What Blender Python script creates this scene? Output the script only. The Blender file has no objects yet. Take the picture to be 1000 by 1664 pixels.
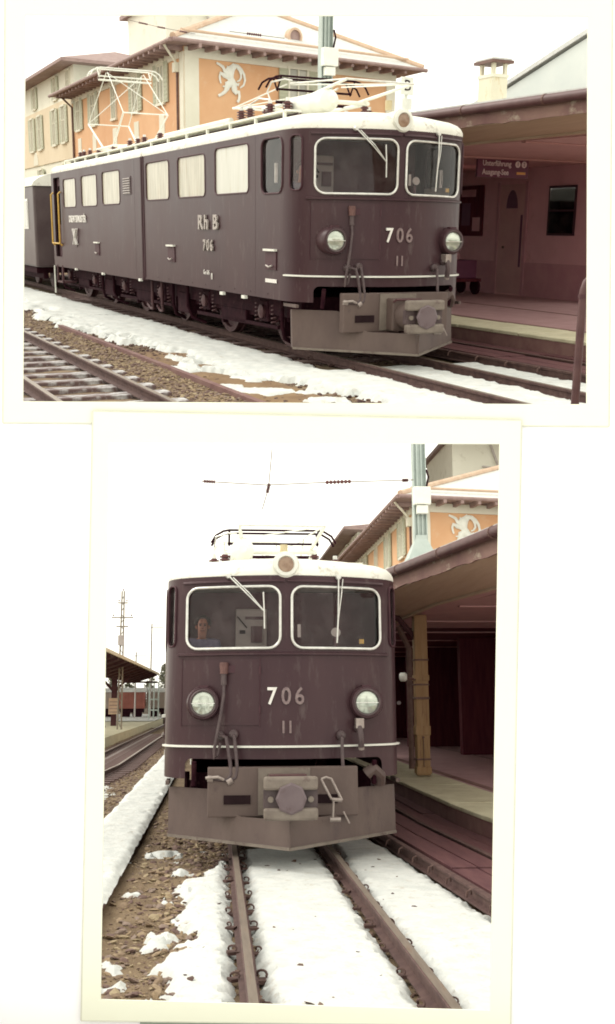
import bpy, bmesh, math, random
from mathutils import Matrix, Vector, noise
random.seed(11)
SC = bpy.context.scene
COL = SC.collection
R = math.radians

# ------------------------------------------------------------------ camera, sky, sun, exposure
FOCAL_PX, PRINC_Y = 1691.256, 800.0          # focal length in units of a 1000 wide frame, height of the lens axis
POSE_LOW = ((-0.75, -11.761, 1.597), R(-4.976), R(11.289), R(-0.286))    # where the photographer stands in the lower view
POSE_UP = ((-7.131, -12.502, 1.697), R(-25.716), R(-14.167), R(0.75))    # and in the upper view
def basis(yaw, pitch, roll):
    f = Vector((-math.sin(yaw) * math.cos(pitch), math.cos(yaw) * math.cos(pitch), math.sin(pitch)))
    r0 = Vector((math.cos(yaw), math.sin(yaw), 0)); u0 = r0.cross(f)
    r = r0 * math.cos(roll) + u0 * math.sin(roll); u = r.cross(f)
    return Matrix(((r.x, u.x, -f.x), (r.y, u.y, -f.y), (r.z, u.z, -f.z)))
B_LOW, B_UP = basis(*POSE_LOW[1:]), basis(*POSE_UP[1:])
cam_data = bpy.data.cameras.new('camera'); cam = bpy.data.objects.new('camera', cam_data); COL.objects.link(cam)
cam.matrix_world = Matrix.Translation(POSE_LOW[0]) @ B_LOW.to_4x4()
cam_data.sensor_fit = 'HORIZONTAL'; cam_data.sensor_width = 36.0
cam_data.lens = 36.0 * FOCAL_PX / 1000.0
cam_data.shift_y = -(832.0 - PRINC_Y) / 1000.0
cam_data.clip_start = 0.1; cam_data.clip_end = 20000
SC.camera = cam

SUN_EL, SUN_AZ = R(48), R(-75)               # azimuth from +Y towards +X: the light comes from the left, slightly ahead
W = bpy.data.worlds.new('World'); SC.world = W; W.use_nodes = True
nt = W.node_tree; nt.nodes.clear()
sky = nt.nodes.new('ShaderNodeTexSky'); sky.sky_type = 'NISHITA'; sky.sun_disc = False
sky.sun_elevation = SUN_EL; sky.sun_rotation = SUN_AZ; sky.dust_density = 4.0; sky.air_density = 1.5
veil = nt.nodes.new('ShaderNodeMix'); veil.data_type = 'RGBA'     # an even cloud cover over the clear sky
veil.inputs['Factor'].default_value = 0.9
veil.inputs[7].default_value = (8.75, 8.45, 7.45, 1)
bg = nt.nodes.new('ShaderNodeBackground'); bg.inputs['Strength'].default_value = 0.115
wo = nt.nodes.new('ShaderNodeOutputWorld')
nt.links.new(sky.outputs[0], veil.inputs[6]); nt.links.new(veil.outputs[2], bg.inputs['Color']); nt.links.new(bg.outputs[0], wo.inputs[0])
sd = bpy.data.lights.new('sun', 'SUN'); sd.energy = 0.7; sd.angle = R(25); sd.color = (1, .96, .9)
so = bpy.data.objects.new('sun', sd); COL.objects.link(so)
so.rotation_euler = Vector((-math.sin(SUN_AZ) * math.cos(SUN_EL), -math.cos(SUN_AZ) * math.cos(SUN_EL), -math.sin(SUN_EL))).to_track_quat('-Z', 'Y').to_euler()
SC.view_settings.view_transform = 'Standard'; SC.view_settings.look = 'None'
SC.view_settings.exposure = 0.95; SC.view_settings.gamma = 1.0
SC.render.engine = 'CYCLES'
SC.cycles.pixel_filter_type = 'BLACKMAN_HARRIS'; SC.cycles.filter_width = 1.8; SC.cycles.max_bounces = 7; SC.cycles.diffuse_bounces = 6; SC.cycles.transparent_max_bounces = 12; SC.cycles.caustics_reflective = False; SC.cycles.caustics_refractive = False

# the two views stand side by side as two dioramas; the upper one is the larger and stands farther off
UP_SIZE = 6.0
LOW = Matrix.Identity(4)
UP = Matrix.Translation(POSE_LOW[0]) @ (B_LOW @ B_UP.transposed()).to_4x4() @ Matrix.Scale(UP_SIZE, 4) @ Matrix.Translation(-Vector(POSE_UP[0]))
CUR = LOW                                     # the diorama being built

# ------------------------------------------------------------------ helpers
BASE = {}
class MB:
    def __init__(s): s.v = []; s.f = []
    def add(s, vs, fs):
        o = len(s.v); s.v += [Vector(p) for p in vs]; s.f += [tuple(i + o for i in f) for f in fs]; return s
    def box(s, x0, x1, y0, y1, z0, z1):
        return s.add([(x0,y0,z0),(x1,y0,z0),(x1,y1,z0),(x0,y1,z0),(x0,y0,z1),(x1,y0,z1),(x1,y1,z1),(x0,y1,z1)],
            [(3,2,1,0),(4,5,6,7),(0,1,5,4),(1,2,6,5),(2,3,7,6),(3,0,4,7)])
    def obox(s, c, size, rot=None):
        rot = rot or Matrix.Identity(3); c = Vector(c); h = Vector(size) / 2
        vs = [c + rot @ Vector((sx*h.x, sy*h.y, sz*h.z)) for sz in (-1,1) for sx, sy in ((-1,-1),(1,-1),(1,1),(-1,1))]
        return s.add(vs, [(3,2,1,0),(4,5,6,7),(0,1,5,4),(1,2,6,5),(2,3,7,6),(3,0,4,7)])
    def bar(s, a, b, w, h, up=(0,0,1)):
        a, b = Vector(a), Vector(b); d = (b - a); L = d.length; d.normalize()
        x = d.cross(Vector(up));  x = x.normalized() if x.length > 1e-4 else Vector((1,0,0))
        z = x.cross(d); m = Matrix((x, d, z)).transposed()
        return s.obox((a + b) / 2, (w, L, h), m)
    def tube(s, pts, r, n=8, r2=None):
        pts = [Vector(p) for p in pts]; rings = []; k = len(pts)
        rr = r if isinstance(r, (list, tuple)) else [r + ((r2 if r2 is not None else r) - r) * i / max(1, k-1) for i in range(k)]
        x = None
        for i, p in enumerate(pts):
            d = (pts[min(i+1, k-1)] - pts[max(i-1, 0)]).normalized()
            x = d.orthogonal().normalized() if x is None else x - d * x.dot(d)
            x = x.normalized() if x.length > 1e-3 else d.orthogonal().normalized()
            y = d.cross(x).normalized()
            rings.append([p + x * rr[i] * math.cos(2*math.pi*j/n) + y * rr[i] * math.sin(2*math.pi*j/n) for j in range(n)])
        vs = [q for g in rings for q in g]; fs = []
        for i in range(k-1):
            for j in range(n): fs.append((i*n+j, i*n+(j+1)%n, (i+1)*n+(j+1)%n, (i+1)*n+j))
        fs.append(tuple(range(n-1, -1, -1))); fs.append(tuple(range((k-1)*n, k*n)))
        return s.add(vs, fs)
    def lathe(s, prof, o, axis, n=24):
        o = Vector(o); a = Vector(axis).normalized(); x = a.orthogonal().normalized(); y = a.cross(x); vs = []; fs = []
        for r, t in prof:
            for j in range(n): vs.append(o + a*t + (x*math.cos(2*math.pi*j/n) + y*math.sin(2*math.pi*j/n)) * max(r, 1e-4))
        for i in range(len(prof)-1):
            for j in range(n): fs.append((i*n+j, i*n+(j+1)%n, (i+1)*n+(j+1)%n, (i+1)*n+j))
        fs.append(tuple(range(n-1,-1,-1))); fs.append(tuple(range((len(prof)-1)*n, len(prof)*n)))
        return s.add(vs, fs)
    def prism(s, poly, vec):
        n = len(poly); poly = [Vector(p) for p in poly]; vec = Vector(vec)
        return s.add(poly + [p + vec for p in poly], [tuple(range(n-1,-1,-1)), tuple(range(n, 2*n))] + [(i, (i+1)%n, n+(i+1)%n, n+i) for i in range(n)])
    def loops(s, loops, cap0=True, cap1=True, closed=True):
        n = len(loops[0]); vs = [Vector(p) for l in loops for p in l]; fs = []
        for i in range(len(loops)-1):
            for j in range(n if closed else n-1): fs.append((i*n+j, i*n+(j+1)%n, (i+1)*n+(j+1)%n, (i+1)*n+j))
        if cap0: fs.append(tuple(range(n-1,-1,-1)))
        if cap1: fs.append(tuple(range((len(loops)-1)*n, len(loops)*n)))
        return s.add(vs, fs)
    def mesh(s, name, off=Vector((0,0,0))):
        me = bpy.data.meshes.new(name); me.from_pydata([tuple(p - off) for p in s.v], [], s.f); me.update()
        bm = bmesh.new(); bm.from_mesh(me); bmesh.ops.recalc_face_normals(bm, faces=bm.faces); bm.to_mesh(me); bm.free()
        return me
    def build(s, name, mat, parent=None, smooth=False, base=None, bevel=0):
        if parent is not None: off = BASE[parent.name]
        else:
            if base is None:
                n = len(s.v); base = Vector((sum(p.x for p in s.v)/n, sum(p.y for p in s.v)/n, min(p.z for p in s.v)))
            off = Vector(base)
        return link(name, s.mesh(name, off), mat, parent, off, smooth, bevel)
def link(name, me, mat, parent, off, smooth=False, bevel=0):
    me.materials.clear(); me.materials.append(mat)
    if smooth:
        for p in me.polygons: p.use_smooth = True
        me.set_sharp_from_angle(angle=R(35))
    o = bpy.data.objects.new(name, me); COL.objects.link(o); BASE[o.name] = Vector(off)
    if parent is not None: o.parent = parent
    else: o.matrix_world = CUR @ Matrix.Translation(off)
    if bevel:
        m = o.modifiers.new('edge', 'BEVEL'); m.width = bevel; m.segments = 2; m.limit_method = 'ANGLE'; m.angle_limit = R(50)
    return o
def tag(o, label=None, cat=None, group=None, kind=None):
    for k, v in (('label', label), ('category', cat), ('group', group), ('kind', kind)):
        if v: o[k] = v
    return o
def thing(name, label, cat, base, group=None):
    o = bpy.data.objects.new(name, None); COL.objects.link(o); o.empty_display_size = .3
    BASE[o.name] = Vector(base); o.matrix_world = CUR @ Matrix.Translation(Vector(base))
    return tag(o, label, cat, group)
def copy_tree(o, parent=None, label=None, M=None):
    c = o.copy(); COL.objects.link(c); BASE[c.name] = BASE[o.name]
    if parent is not None: c.parent = parent
    else: c.matrix_world = M @ Matrix.Translation(BASE[o.name])
    if label: c['label'] = label
    for ch in o.children: copy_tree(ch, c)
    return c
def to_upper(o, shift=(0,0,0)):
    return copy_tree(o, None, o['label'].replace('lower print', 'upper print'), UP @ Matrix.Translation(Vector(shift)))
def rrect(cx, cy, w, h, r, n=5):
    pts = []
    for (sx, sy, a0) in ((1,1,0),(-1,1,90),(-1,-1,180),(1,-1,270)):
        for i in range(n+1):
            a = R(a0 + 90*i/n); pts.append((cx + sx*(w/2 - r) + r*math.cos(a), cy + sy*(h/2 - r) + r*math.sin(a)))
    return pts

# ------------------------------------------------------------------ materials
def mat(name, c1, c2=None, scale=4.0, rough=.6, bump=0.0, bscale=60.0, metal=0.0, stretch=(1,1,1), lo=.35, hi=.65, spec=.5, detail=5.0, c3=None, s3=30.0, coat=0.0, rvar=0.0):
    m = bpy.data.materials.new(name); m.use_nodes = True; t = m.node_tree; N = t.nodes; L = t.links
    b = N['Principled BSDF']; b.inputs['Roughness'].default_value = rough; b.inputs['Metallic'].default_value = metal
    b.inputs['Specular IOR Level'].default_value = spec; b.inputs['Coat Weight'].default_value = coat; b.inputs['Coat Roughness'].default_value = .2
    tc = N.new('ShaderNodeTexCoord'); mp = N.new('ShaderNodeMapping'); mp.inputs['Scale'].default_value = stretch
    L.new(tc.outputs['Object'], mp.inputs['Vector'])
    if c2 is None: c2 = tuple(min(1, c*1.18) for c in c1)
    no = N.new('ShaderNodeTexNoise'); no.inputs['Scale'].default_value = scale; no.inputs['Detail'].default_value = detail; no.inputs['Roughness'].default_value = .6
    L.new(mp.outputs[0], no.inputs['Vector'])
    cr = N.new('ShaderNodeValToRGB'); cr.color_ramp.elements[0].position = lo; cr.color_ramp.elements[1].position = hi
    cr.color_ramp.elements[0].color = (*c1, 1); cr.color_ramp.elements[1].color = (*c2, 1)
    L.new(no.outputs[0], cr.inputs[0]); out = cr.outputs[0]
    if c3:
        n3 = N.new('ShaderNodeTexNoise'); n3.inputs['Scale'].default_value = s3; n3.inputs['Detail'].default_value = 6; n3.inputs['Roughness'].default_value = .7
        L.new(mp.outputs[0], n3.inputs['Vector'])
        r3 = N.new('ShaderNodeValToRGB'); r3.color_ramp.elements[0].position = .56; r3.color_ramp.elements[1].position = .7
        L.new(n3.outputs[0], r3.inputs[0])
        mx = N.new('ShaderNodeMix'); mx.data_type = 'RGBA'; L.new(r3.outputs[0], mx.inputs['Factor']); L.new(out, mx.inputs[6]); mx.inputs[7].default_value = (*c3, 1); out = mx.outputs[2]
    L.new(out, b.inputs['Base Color'])
    if rvar:
        ma = N.new('ShaderNodeMapRange'); ma.inputs[3].default_value = rough - rvar; ma.inputs[4].default_value = rough + rvar
        L.new(no.outputs[0], ma.inputs[0]); L.new(ma.outputs[0], b.inputs['Roughness'])
    if bump:
        nb = N.new('ShaderNodeTexNoise'); nb.inputs['Scale'].default_value = bscale; nb.inputs['Detail'].default_value = 6
        L.new(mp.outputs[0], nb.inputs['Vector']); bp = N.new('ShaderNodeBump'); bp.inputs['Strength'].default_value = bump; bp.inputs['Distance'].default_value = .02
        L.new(nb.outputs[0], bp.inputs['Height']); L.new(bp.outputs[0], b.inputs['Normal'])
    return m
def island_mat(name, cols, rough=.8, bump=.3):
    m = bpy.data.materials.new(name); m.use_nodes = True; t = m.node_tree; N = t.nodes; L = t.links; b = N['Principled BSDF']
    b.inputs['Roughness'].default_value = rough; b.inputs['Specular IOR Level'].default_value = .3
    g = N.new('ShaderNodeNewGeometry'); cr = N.new('ShaderNodeValToRGB'); cr.color_ramp.interpolation = 'CONSTANT'
    while len(cr.color_ramp.elements) < len(cols): cr.color_ramp.elements.new(.5)
    for i, c in enumerate(cols): cr.color_ramp.elements[i].position = i/len(cols); cr.color_ramp.elements[i].color = (*c, 1)
    L.new(g.outputs['Random Per Island'], cr.inputs[0])
    tc = N.new('ShaderNodeTexCoord'); no = N.new('ShaderNodeTexNoise'); no.inputs['Scale'].default_value = 45; no.inputs['Detail'].default_value = 5
    L.new(tc.outputs['Object'], no.inputs['Vector'])
    mx = N.new('ShaderNodeMix'); mx.data_type = 'RGBA'; mx.blend_type = 'MULTIPLY'; mx.inputs['Factor'].default_value = .6
    L.new(cr.outputs[0], mx.inputs[6]); L.new(no.outputs[0], mx.inputs[7]); 
    sc = N.new('ShaderNodeMix'); sc.data_type = 'RGBA'; sc.blend_type = 'MULTIPLY'; sc.inputs['Factor'].default_value = 1; sc.inputs[7].default_value = (1.5,1.5,1.5,1)
    L.new(mx.outputs[2], sc.inputs[6]); L.new(sc.outputs[2], b.inputs['Base Color'])
    return m
def glass_mat(name, tint=(.75,.72,.7), refl=1.0, dirt_refl=.08, dirt_refl_col=(.35,.33,.31)):
    m = bpy.data.materials.new(name); m.use_nodes = True; t = m.node_tree; N = t.nodes; L = t.links; N.remove(N['Principled BSDF'])
    tr = N.new('ShaderNodeBsdfTransparent'); tr.inputs[0].default_value = (*tint, 1)
    gl = N.new('ShaderNodeBsdfGlossy'); gl.inputs['Roughness'].default_value = .03; gl.inputs[0].default_value = (refl, refl, refl, 1)
    fr = N.new('ShaderNodeFresnel'); fr.inputs[0].default_value = 1.33
    m1 = N.new('ShaderNodeMixShader'); L.new(fr.outputs[0], m1.inputs[0]); L.new(tr.outputs[0], m1.inputs[1]); L.new(gl.outputs[0], m1.inputs[2])
    df = N.new('ShaderNodeBsdfDiffuse'); df.inputs[0].default_value = (*dirt_refl_col, 1)  # patchy diffuse layer, imitating reflections broken up on the glass
    tc = N.new('ShaderNodeTexCoord'); no = N.new('ShaderNodeTexNoise'); no.inputs['Scale'].default_value = 4.5; no.inputs['Detail'].default_value = 9; no.inputs['Roughness'].default_value = .72
    L.new(tc.outputs['Object'], no.inputs['Vector'])
    mr = N.new('ShaderNodeMapRange'); mr.inputs[1].default_value = .46; mr.inputs[2].default_value = .66; mr.inputs[3].default_value = 0; mr.inputs[4].default_value = dirt_refl
    L.new(no.outputs[0], mr.inputs[0])
    m2 = N.new('ShaderNodeMixShader'); L.new(mr.outputs[0], m2.inputs[0]); L.new(m1.outputs[0], m2.inputs[1]); L.new(df.outputs[0], m2.inputs[2])
    L.new(m2.outputs[0], N['Material Output'].inputs[0])
    return m

PAINT = mat('loco_paint', (.043,.0195,.026), (.068,.036,.040), .8, .38, .16, 2.6, c3=(.092,.064,.065), s3=7, spec=.25, rvar=.12, stretch=(1.6,1.6,.35), lo=.3, hi=.72)
PAINT_DARK = mat('dark_frame_paint', (.045,.010,.018), (.06,.018,.026), 6, .6)
UNDER = mat('under_gear', (.016,.0028,.007), (.030,.007,.012), 7, .8, .2, 40, c3=(.046,.02,.022), s3=9, spec=.1)
RUSTY = mat('wheel_steel', (.052,.014,.02), (.085,.032,.035), 8, .6)
ROOFW = mat('roof_white', (.70,.70,.62), (.86,.86,.78), 2.5, .6, .05, 50, c3=(.45,.42,.36), s3=5)
WHITE = mat('white_enamel', (.72,.73,.66), (.82,.83,.76), 5, .45)
SILVER = mat('bright_metal', (.62,.62,.58), (.78,.78,.74), 12, .35, metal=.55)
LETTER = mat('letter_metal', (.30,.26,.24), (.50,.46,.43), 30, .45, metal=.3)
LETTER_BRIGHT = mat('letter_bright', (.72,.70,.66), (.8,.78,.74), 30, .45)
PLOW = mat('plow_paint', (.088,.058,.052), (.125,.088,.076), 2.0, .6, .1, 60, c3=(.07,.044,.044), s3=3.5, stretch=(1,1,.5))
COUPL = mat('coupler_grey', (.155,.125,.105), (.215,.18,.15), 5, .6, .15, 40, c3=(.09,.055,.05), s3=7)
FACEPL = mat('coupler_face', (.125,.09,.098), (.15,.112,.12), 6, .5, c3=(.10,.065,.07), s3=9)
BLACK = mat('black_rubber', (.026,.004,.010), (.036,.008,.014), 10, .7, spec=.15)
HOSE = mat('hose_rubber', (.06,.038,.042), (.09,.062,.063), 12, .5)
COPPER = mat('copper_tube', (.10,.045,.042), (.15,.075,.065), 14, .55, metal=.2)
CREAMWIN = mat('blind_cream', (.38,.36,.26), (.53,.505,.39), 2.6, .35, c3=(.32,.23,.11), s3=2.2, stretch=(1,5.0,.55), spec=.5, coat=.5)
CREAMWIN2 = mat('blind_pale', (.54,.55,.47), (.61,.615,.54), 2.6, .35, c3=(.48,.46,.34), s3=1.6, stretch=(1,5.0,.5), spec=.5, coat=.5)
GLASS = glass_mat('cab_glass', (.92,.88,.88), dirt_refl=.055, dirt_refl_col=(.50,.45,.44))  # pale patches stand in for broken reflections on the windscreens
GLASS_DARK = glass_mat('dark_glass', (.35,.3,.3), dirt_refl=.1)
LENS = mat('lamp_lens', (.34,.38,.33), (.62,.66,.58), 5, .12, metal=.45, stretch=(1,1,2.5))
LENS_AMB = mat('lamp_lens_brown', (.24,.15,.10), (.34,.24,.17), 12, .2)
YELLOW = mat('yellow_paint', (.60,.36,.06), (.68,.44,.10), 10, .5)
INSUL = mat('insulator_brown', (.085,.02,.022), (.12,.035,.034), 10, .3)
CABIN = mat('cab_lining', (.115,.055,.066), (.145,.078,.088), 5, .7)
CABPALE = mat('cab_cabinet', (.42,.38,.36), (.52,.48,.45), 5, .6)
SKIN = mat('skin', (.30,.125,.08), (.40,.185,.12), 14, .5)
HAIR = mat('hair', (.03,.015,.015), (.05,.03,.028), 40, .6)
SHIRT = mat('work_shirt', (.13,.12,.19), (.18,.17,.25), 20, .8)
COACH = mat('coach_paint', (.075,.052,.055), (.10,.075,.075), 2.0, .4)
SNOW = mat('snow', (.55,.575,.56), (.66,.675,.65), 6, .75, .5, 26, spec=.3, c3=(.50,.48,.43), s3=9)
SNOW_BOUNCE = mat('bounce_snow', (.84,.85,.85), (.88,.89,.89), 2, .8, .2, 8, spec=.2)  # brightened so the unseen snow sheet throws more light on the backing
GROUND = mat('gravel_earth', (.125,.082,.045), (.215,.152,.09), 2.3, .95, .9, 55, c3=(.27,.205,.12), s3=24)
MUD = mat('rusty_mud', (.17,.10,.048), (.24,.155,.08), 3, .9, .5, 40, c3=(.12,.072,.045), s3=11)
CHIPS = island_mat('stone_chips', [(.21,.15,.10),(.17,.12,.095),(.27,.20,.13),(.14,.09,.075),(.31,.245,.155),(.22,.165,.135),(.12,.075,.065),(.25,.18,.11)])
CHIPS_DARK = island_mat('dark_chips', [(.12,.075,.058),(.085,.05,.043),(.16,.105,.08),(.065,.036,.036),(.14,.09,.07)])
RAIL_TOP = mat('rail_steel', (.21,.17,.14), (.31,.26,.215), 5, .4, metal=.35, stretch=(8,.6,1), c3=(.20,.11,.07), s3=5)
RAIL_RUST = mat('rail_rust', (.060,.028,.027), (.105,.058,.05), 9, .8)
SLEEPER = mat('sleeper', (.105,.062,.058), (.17,.115,.105), 6, .8, .3, 40, stretch=(.6,5,1), c3=(.55,.54,.52), s3=5)
CLIP = mat('clip_iron', (.065,.03,.026), (.11,.06,.05), 12, .7)
PLANK = mat('dark_plank', (.085,.030,.036), (.125,.052,.054), 3, .6, .25, 30, stretch=(5,.7,1))
SLAB = mat('platform_slab', (.46,.43,.29), (.56,.53,.38), 2.5, .85, .2, 60, c3=(.38,.33,.22), s3=6)
ASPH = mat('platform_asphalt', (.34,.20,.205), (.40,.25,.25), 2.5, .75, .3, 80)
STEP = mat('platform_face', (.15,.07,.068), (.21,.12,.105), 4, .7, .3, 30)
FASCIA = mat('fascia_stained', (.17,.085,.08), (.25,.15,.125), 2.2, .8, c3=(.52,.46,.36), s3=2.6, stretch=(1,.9,1.4))
GUTTER = mat('gutter_brown', (.075,.030,.033), (.11,.052,.052), 5, .5)
SOFFIT = mat('soffit', (.48,.35,.25), (.55,.42,.31), 1.5, .8, stretch=(6,.4,1))
CEIL = mat('canopy_ceiling', (.56,.34,.34), (.62,.39,.38), 2, .85)
SWALL = mat('station_plaster', (.66,.38,.41), (.72,.43,.46), 1.3, .9, .15, 50, c3=(.60,.35,.36), s3=3)
SPLINTH = mat('station_plinth', (.50,.26,.30), (.56,.31,.34), 2.5, .9, .3, 50)
DARKWOOD_SHADE = mat('dark_wood_and_shade', (.085,.010,.022), (.13,.026,.034), 3, .7, stretch=(4,4,.4), spec=.2)  # dark wood; on planks, partitions and far ceiling it carries the canopy shade
POSTW = mat('ochre_timber', (.27,.155,.065), (.34,.21,.10), 3, .65, .2, 30, stretch=(4,4,.5), c3=(.20,.105,.05), s3=4)
IRON = mat('iron_band', (.11,.055,.045), (.16,.09,.07), 8, .6)
SIGNB = mat('sign_board', (.13,.03,.075), (.15,.04,.085), 4, .5)
SIGNW = mat('sign_white', (.78,.70,.72), (.82,.74,.75), 6, .6)
SIGNY = mat('sign_amber', (.72,.40,.12), (.76,.43,.14), 6, .6)
ORANGE = mat('orange_plaster', (.66,.37,.20), (.74,.46,.265), .35, .9, .15, 25, c3=(.70,.47,.29), s3=1.6)
CREAMPL = mat('cream_plaster', (.66,.56,.40), (.72,.62,.46), .4, .9, .1, 25, c3=(.62,.5,.35), s3=2)
PALEPL = mat('pale_plaster', (.74,.73,.62), (.80,.79,.68), .4, .9, .1, 25, c3=(.62,.60,.49), s3=1.2)
QUOIN = mat('white_plaster', (.70,.68,.56), (.77,.75,.64), .8, .9)
EAVE = mat('eave_wood', (.26,.175,.165), (.35,.25,.23), 3, .75)
SHUTTER = mat('green_shutter', (.42,.43,.31), (.49,.50,.38), 3, .7, stretch=(1,1,7))
PANE = mat('window_pane', (.36,.36,.31), (.52,.51,.44), 1.5, .12)
RIDGE = mat('ridge_tile', (.54,.38,.27), (.62,.46,.34), 3, .8)
MAST = mat('grey_mast', (.37,.43,.40), (.47,.53,.50), 3, .5, metal=.2)
BRICKC = mat('chimney_render', (.66,.63,.49), (.76,.73,.59), 2, .9, .2, 30, c3=(.55,.42,.22), s3=4, stretch=(1,1,.5))
REDWAG = mat('wagon_red', (.26,.085,.065), (.34,.12,.09), 2, .7, c3=(.16,.06,.05), s3=4)
GREYWAG = mat('wagon_grey', (.33,.27,.23), (.40,.33,.28), 2, .7)
LEAF = mat('tree_needles', (.27,.28,.19), (.38,.385,.29), 6, .9)
BARK = mat('tree_bark', (.10,.06,.045), (.14,.09,.07), 6, .9)
PAPER = mat('print_border', (.705,.72,.60), (.72,.735,.615), 1.5, .35, spec=.3)
BACKING = mat('scanner_white', (.87,.875,.90), (.88,.885,.91), 1, .8, spec=.2)
GREYCARD = mat('grey_card', (.20,.25,.20), (.26,.30,.25), 8, .6)
PAPER_EDGE_SHADE = mat('print_edge_shade', (.50,.50,.42), (.56,.56,.47), 9, .8)  # shade along the print edges, put into a darker cream
LETTER_DULL = mat('letter_dull', (.17,.115,.12), (.25,.19,.185), 30, .5)
DULLMETAL = mat('dull_metal', (.27,.22,.20), (.38,.33,.30), 14, .5, metal=.3)
BROWNWOOD = mat('brown_boarding', (.06,.022,.028), (.09,.04,.042), 3, .8, spec=.2)
BALLAST_SHADE = island_mat('ballast_shade', [(.05,.02,.022),(.035,.012,.015),(.075,.035,.033),(.04,.016,.018)])  # stones darkened to carry the shade under the locomotive
FROST = mat('frosted_sleeper', (.12,.075,.072), (.50,.50,.50), 5, .8, .3, 40, stretch=(1.2,3,1), lo=.42, hi=.62)
WHISTLE = mat('brass_whistle', (.50,.42,.24), (.58,.50,.32), 8, .5)
GREYIRON = mat('grey_lattice', (.24,.21,.17), (.32,.28,.23), 6, .7)
PALEBLUE = mat('pale_sheet', (.60,.66,.64), (.68,.73,.70), .8, .7)
SLOT = mat('dark_recess', (.018,.009,.011), (.026,.014,.016), 6, .8, spec=.1)
WIRE = mat('wire', (.14,.11,.09), (.18,.14,.12), 9, .5)

def text(name, s, size, loc, right, up, m, parent, ext=.006, bold=0.0, align='CENTER', wide=1.0):
    c = bpy.data.curves.new('lettering', 'FONT'); c.body = s; c.size = size; c.extrude = ext; c.offset = bold; c.align_x = align; c.align_y = 'CENTER'
    c.resolution_u = 3
    t = bpy.data.objects.new('lettering_source', c); COL.objects.link(t)
    dg = bpy.context.evaluated_depsgraph_get(); me = bpy.data.meshes.new_from_object(t.evaluated_get(dg)); 
    bpy.data.objects.remove(t); bpy.data.curves.remove(c)
    r, u = Vector(right).normalized(), Vector(up).normalized(); n = r.cross(u)
    M = Matrix(((r.x*wide,u.x,n.x,0),(r.y*wide,u.y,n.y,0),(r.z*wide,u.z,n.z,0),(0,0,0,1)))
    off = BASE[parent.name]; me.transform(Matrix.Translation(Vector(loc) - off) @ M)
    return link(name, me, m, parent, off)

def carve(body, cutter, name, off):
    a = bpy.data.objects.new('carve_body', body.mesh('carve_body', off)); b = bpy.data.objects.new('carve_tool', cutter.mesh('carve_tool', off))
    COL.objects.link(a); COL.objects.link(b)
    m = a.modifiers.new('cut', 'BOOLEAN'); m.operation = 'DIFFERENCE'; m.object = b; m.solver = 'EXACT'
    dg = bpy.context.evaluated_depsgraph_get(); me = bpy.data.meshes.new_from_object(a.evaluated_get(dg)); me.name = name
    bpy.data.objects.remove(a); bpy.data.objects.remove(b)
    return me

# ------------------------------------------------------------------ the locomotive (nose at y = 0, rail tops at z = 0)
BZ = [(1.08,-.035),(1.325,.11),(1.325,.5)]
def nose_plan(n1=14, n2=10):
    pts = [(1.08*i/n1, -.37 + .335*(i/n1)**1.9) for i in range(n1+1)]
    for i in range(1, n2+1):
        t = i/n2; pts.append(tuple((1-t)**2*BZ[0][k] + 2*t*(1-t)*BZ[1][k] + t*t*BZ[2][k] for k in (0,1)))
    return pts
NOSE = nose_plan()
def yf(x):
    x = min(abs(x), 1.3249)
    for (a, b), (c, d) in zip(NOSE, NOSE[1:]):
        if a <= x <= c: return b + (d-b)*(x-a)/(c-a)
    return .5
def outline(y1, inset=0.0, front=True, y0=None):
    half = NOSE if front else [(0, y0), (1.25, y0), (1.325, y0+.08)]
    pts = [(-x, y) for x, y in reversed(half[1:])] + list(half)
    pts = [(-1.325, y1)] + pts + [(1.325, y1)]
    if inset:
        q = []
        cy = (y1 + (0 if front else y0))/2
        for x, y in pts:
            sx = (1.325 - inset)/1.325
            q.append((x*sx, min(max(y + (inset if y < cy else -inset*.0), -9), y1)))
        pts = q
    return pts
def shell(mb, y1, z0, z1, front=True, y0=None, wall=.045):
    o = outline(y1, 0, front, y0); i_ = outline(y1 - .03, wall, front, y0)
    lo = [(x,y,z0) for x,y in o]; hi = [(x,y,z1) for x,y in o]; li = [(x,y,z0) for x,y in i_]; hi2 = [(x,y,z1) for x,y in i_]
    n = len(o); vs = lo + hi + li + hi2; fs = []
    for j in range(n):
        k = (j+1) % n
        fs += [(j,k,n+k,n+j), (2*n+k,2*n+j,3*n+j,3*n+k), (n+j,n+k,3*n+k,3*n+j), (k,j,2*n+j,2*n+k)]
    return mb.add(vs, fs)
def side_cut(mb, ya, yb, za, zb, r, x=-1.325):
    pts = rrect((ya+yb)/2, (za+zb)/2, abs(yb-ya), zb-za, r)
    s = 1 if x > 0 else -1
    mb.prism([(x - s*.2, p[0], p[1]) for p in pts], (s*.4, 0, 0))
def side_pane(ya, yb, za, zb, r, x, t=.008):
    return MB().prism([(x, *p) for p in rrect((ya+yb)/2, (za+zb)/2, abs(yb-ya), zb-za, r)], (t, 0, 0))

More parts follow.
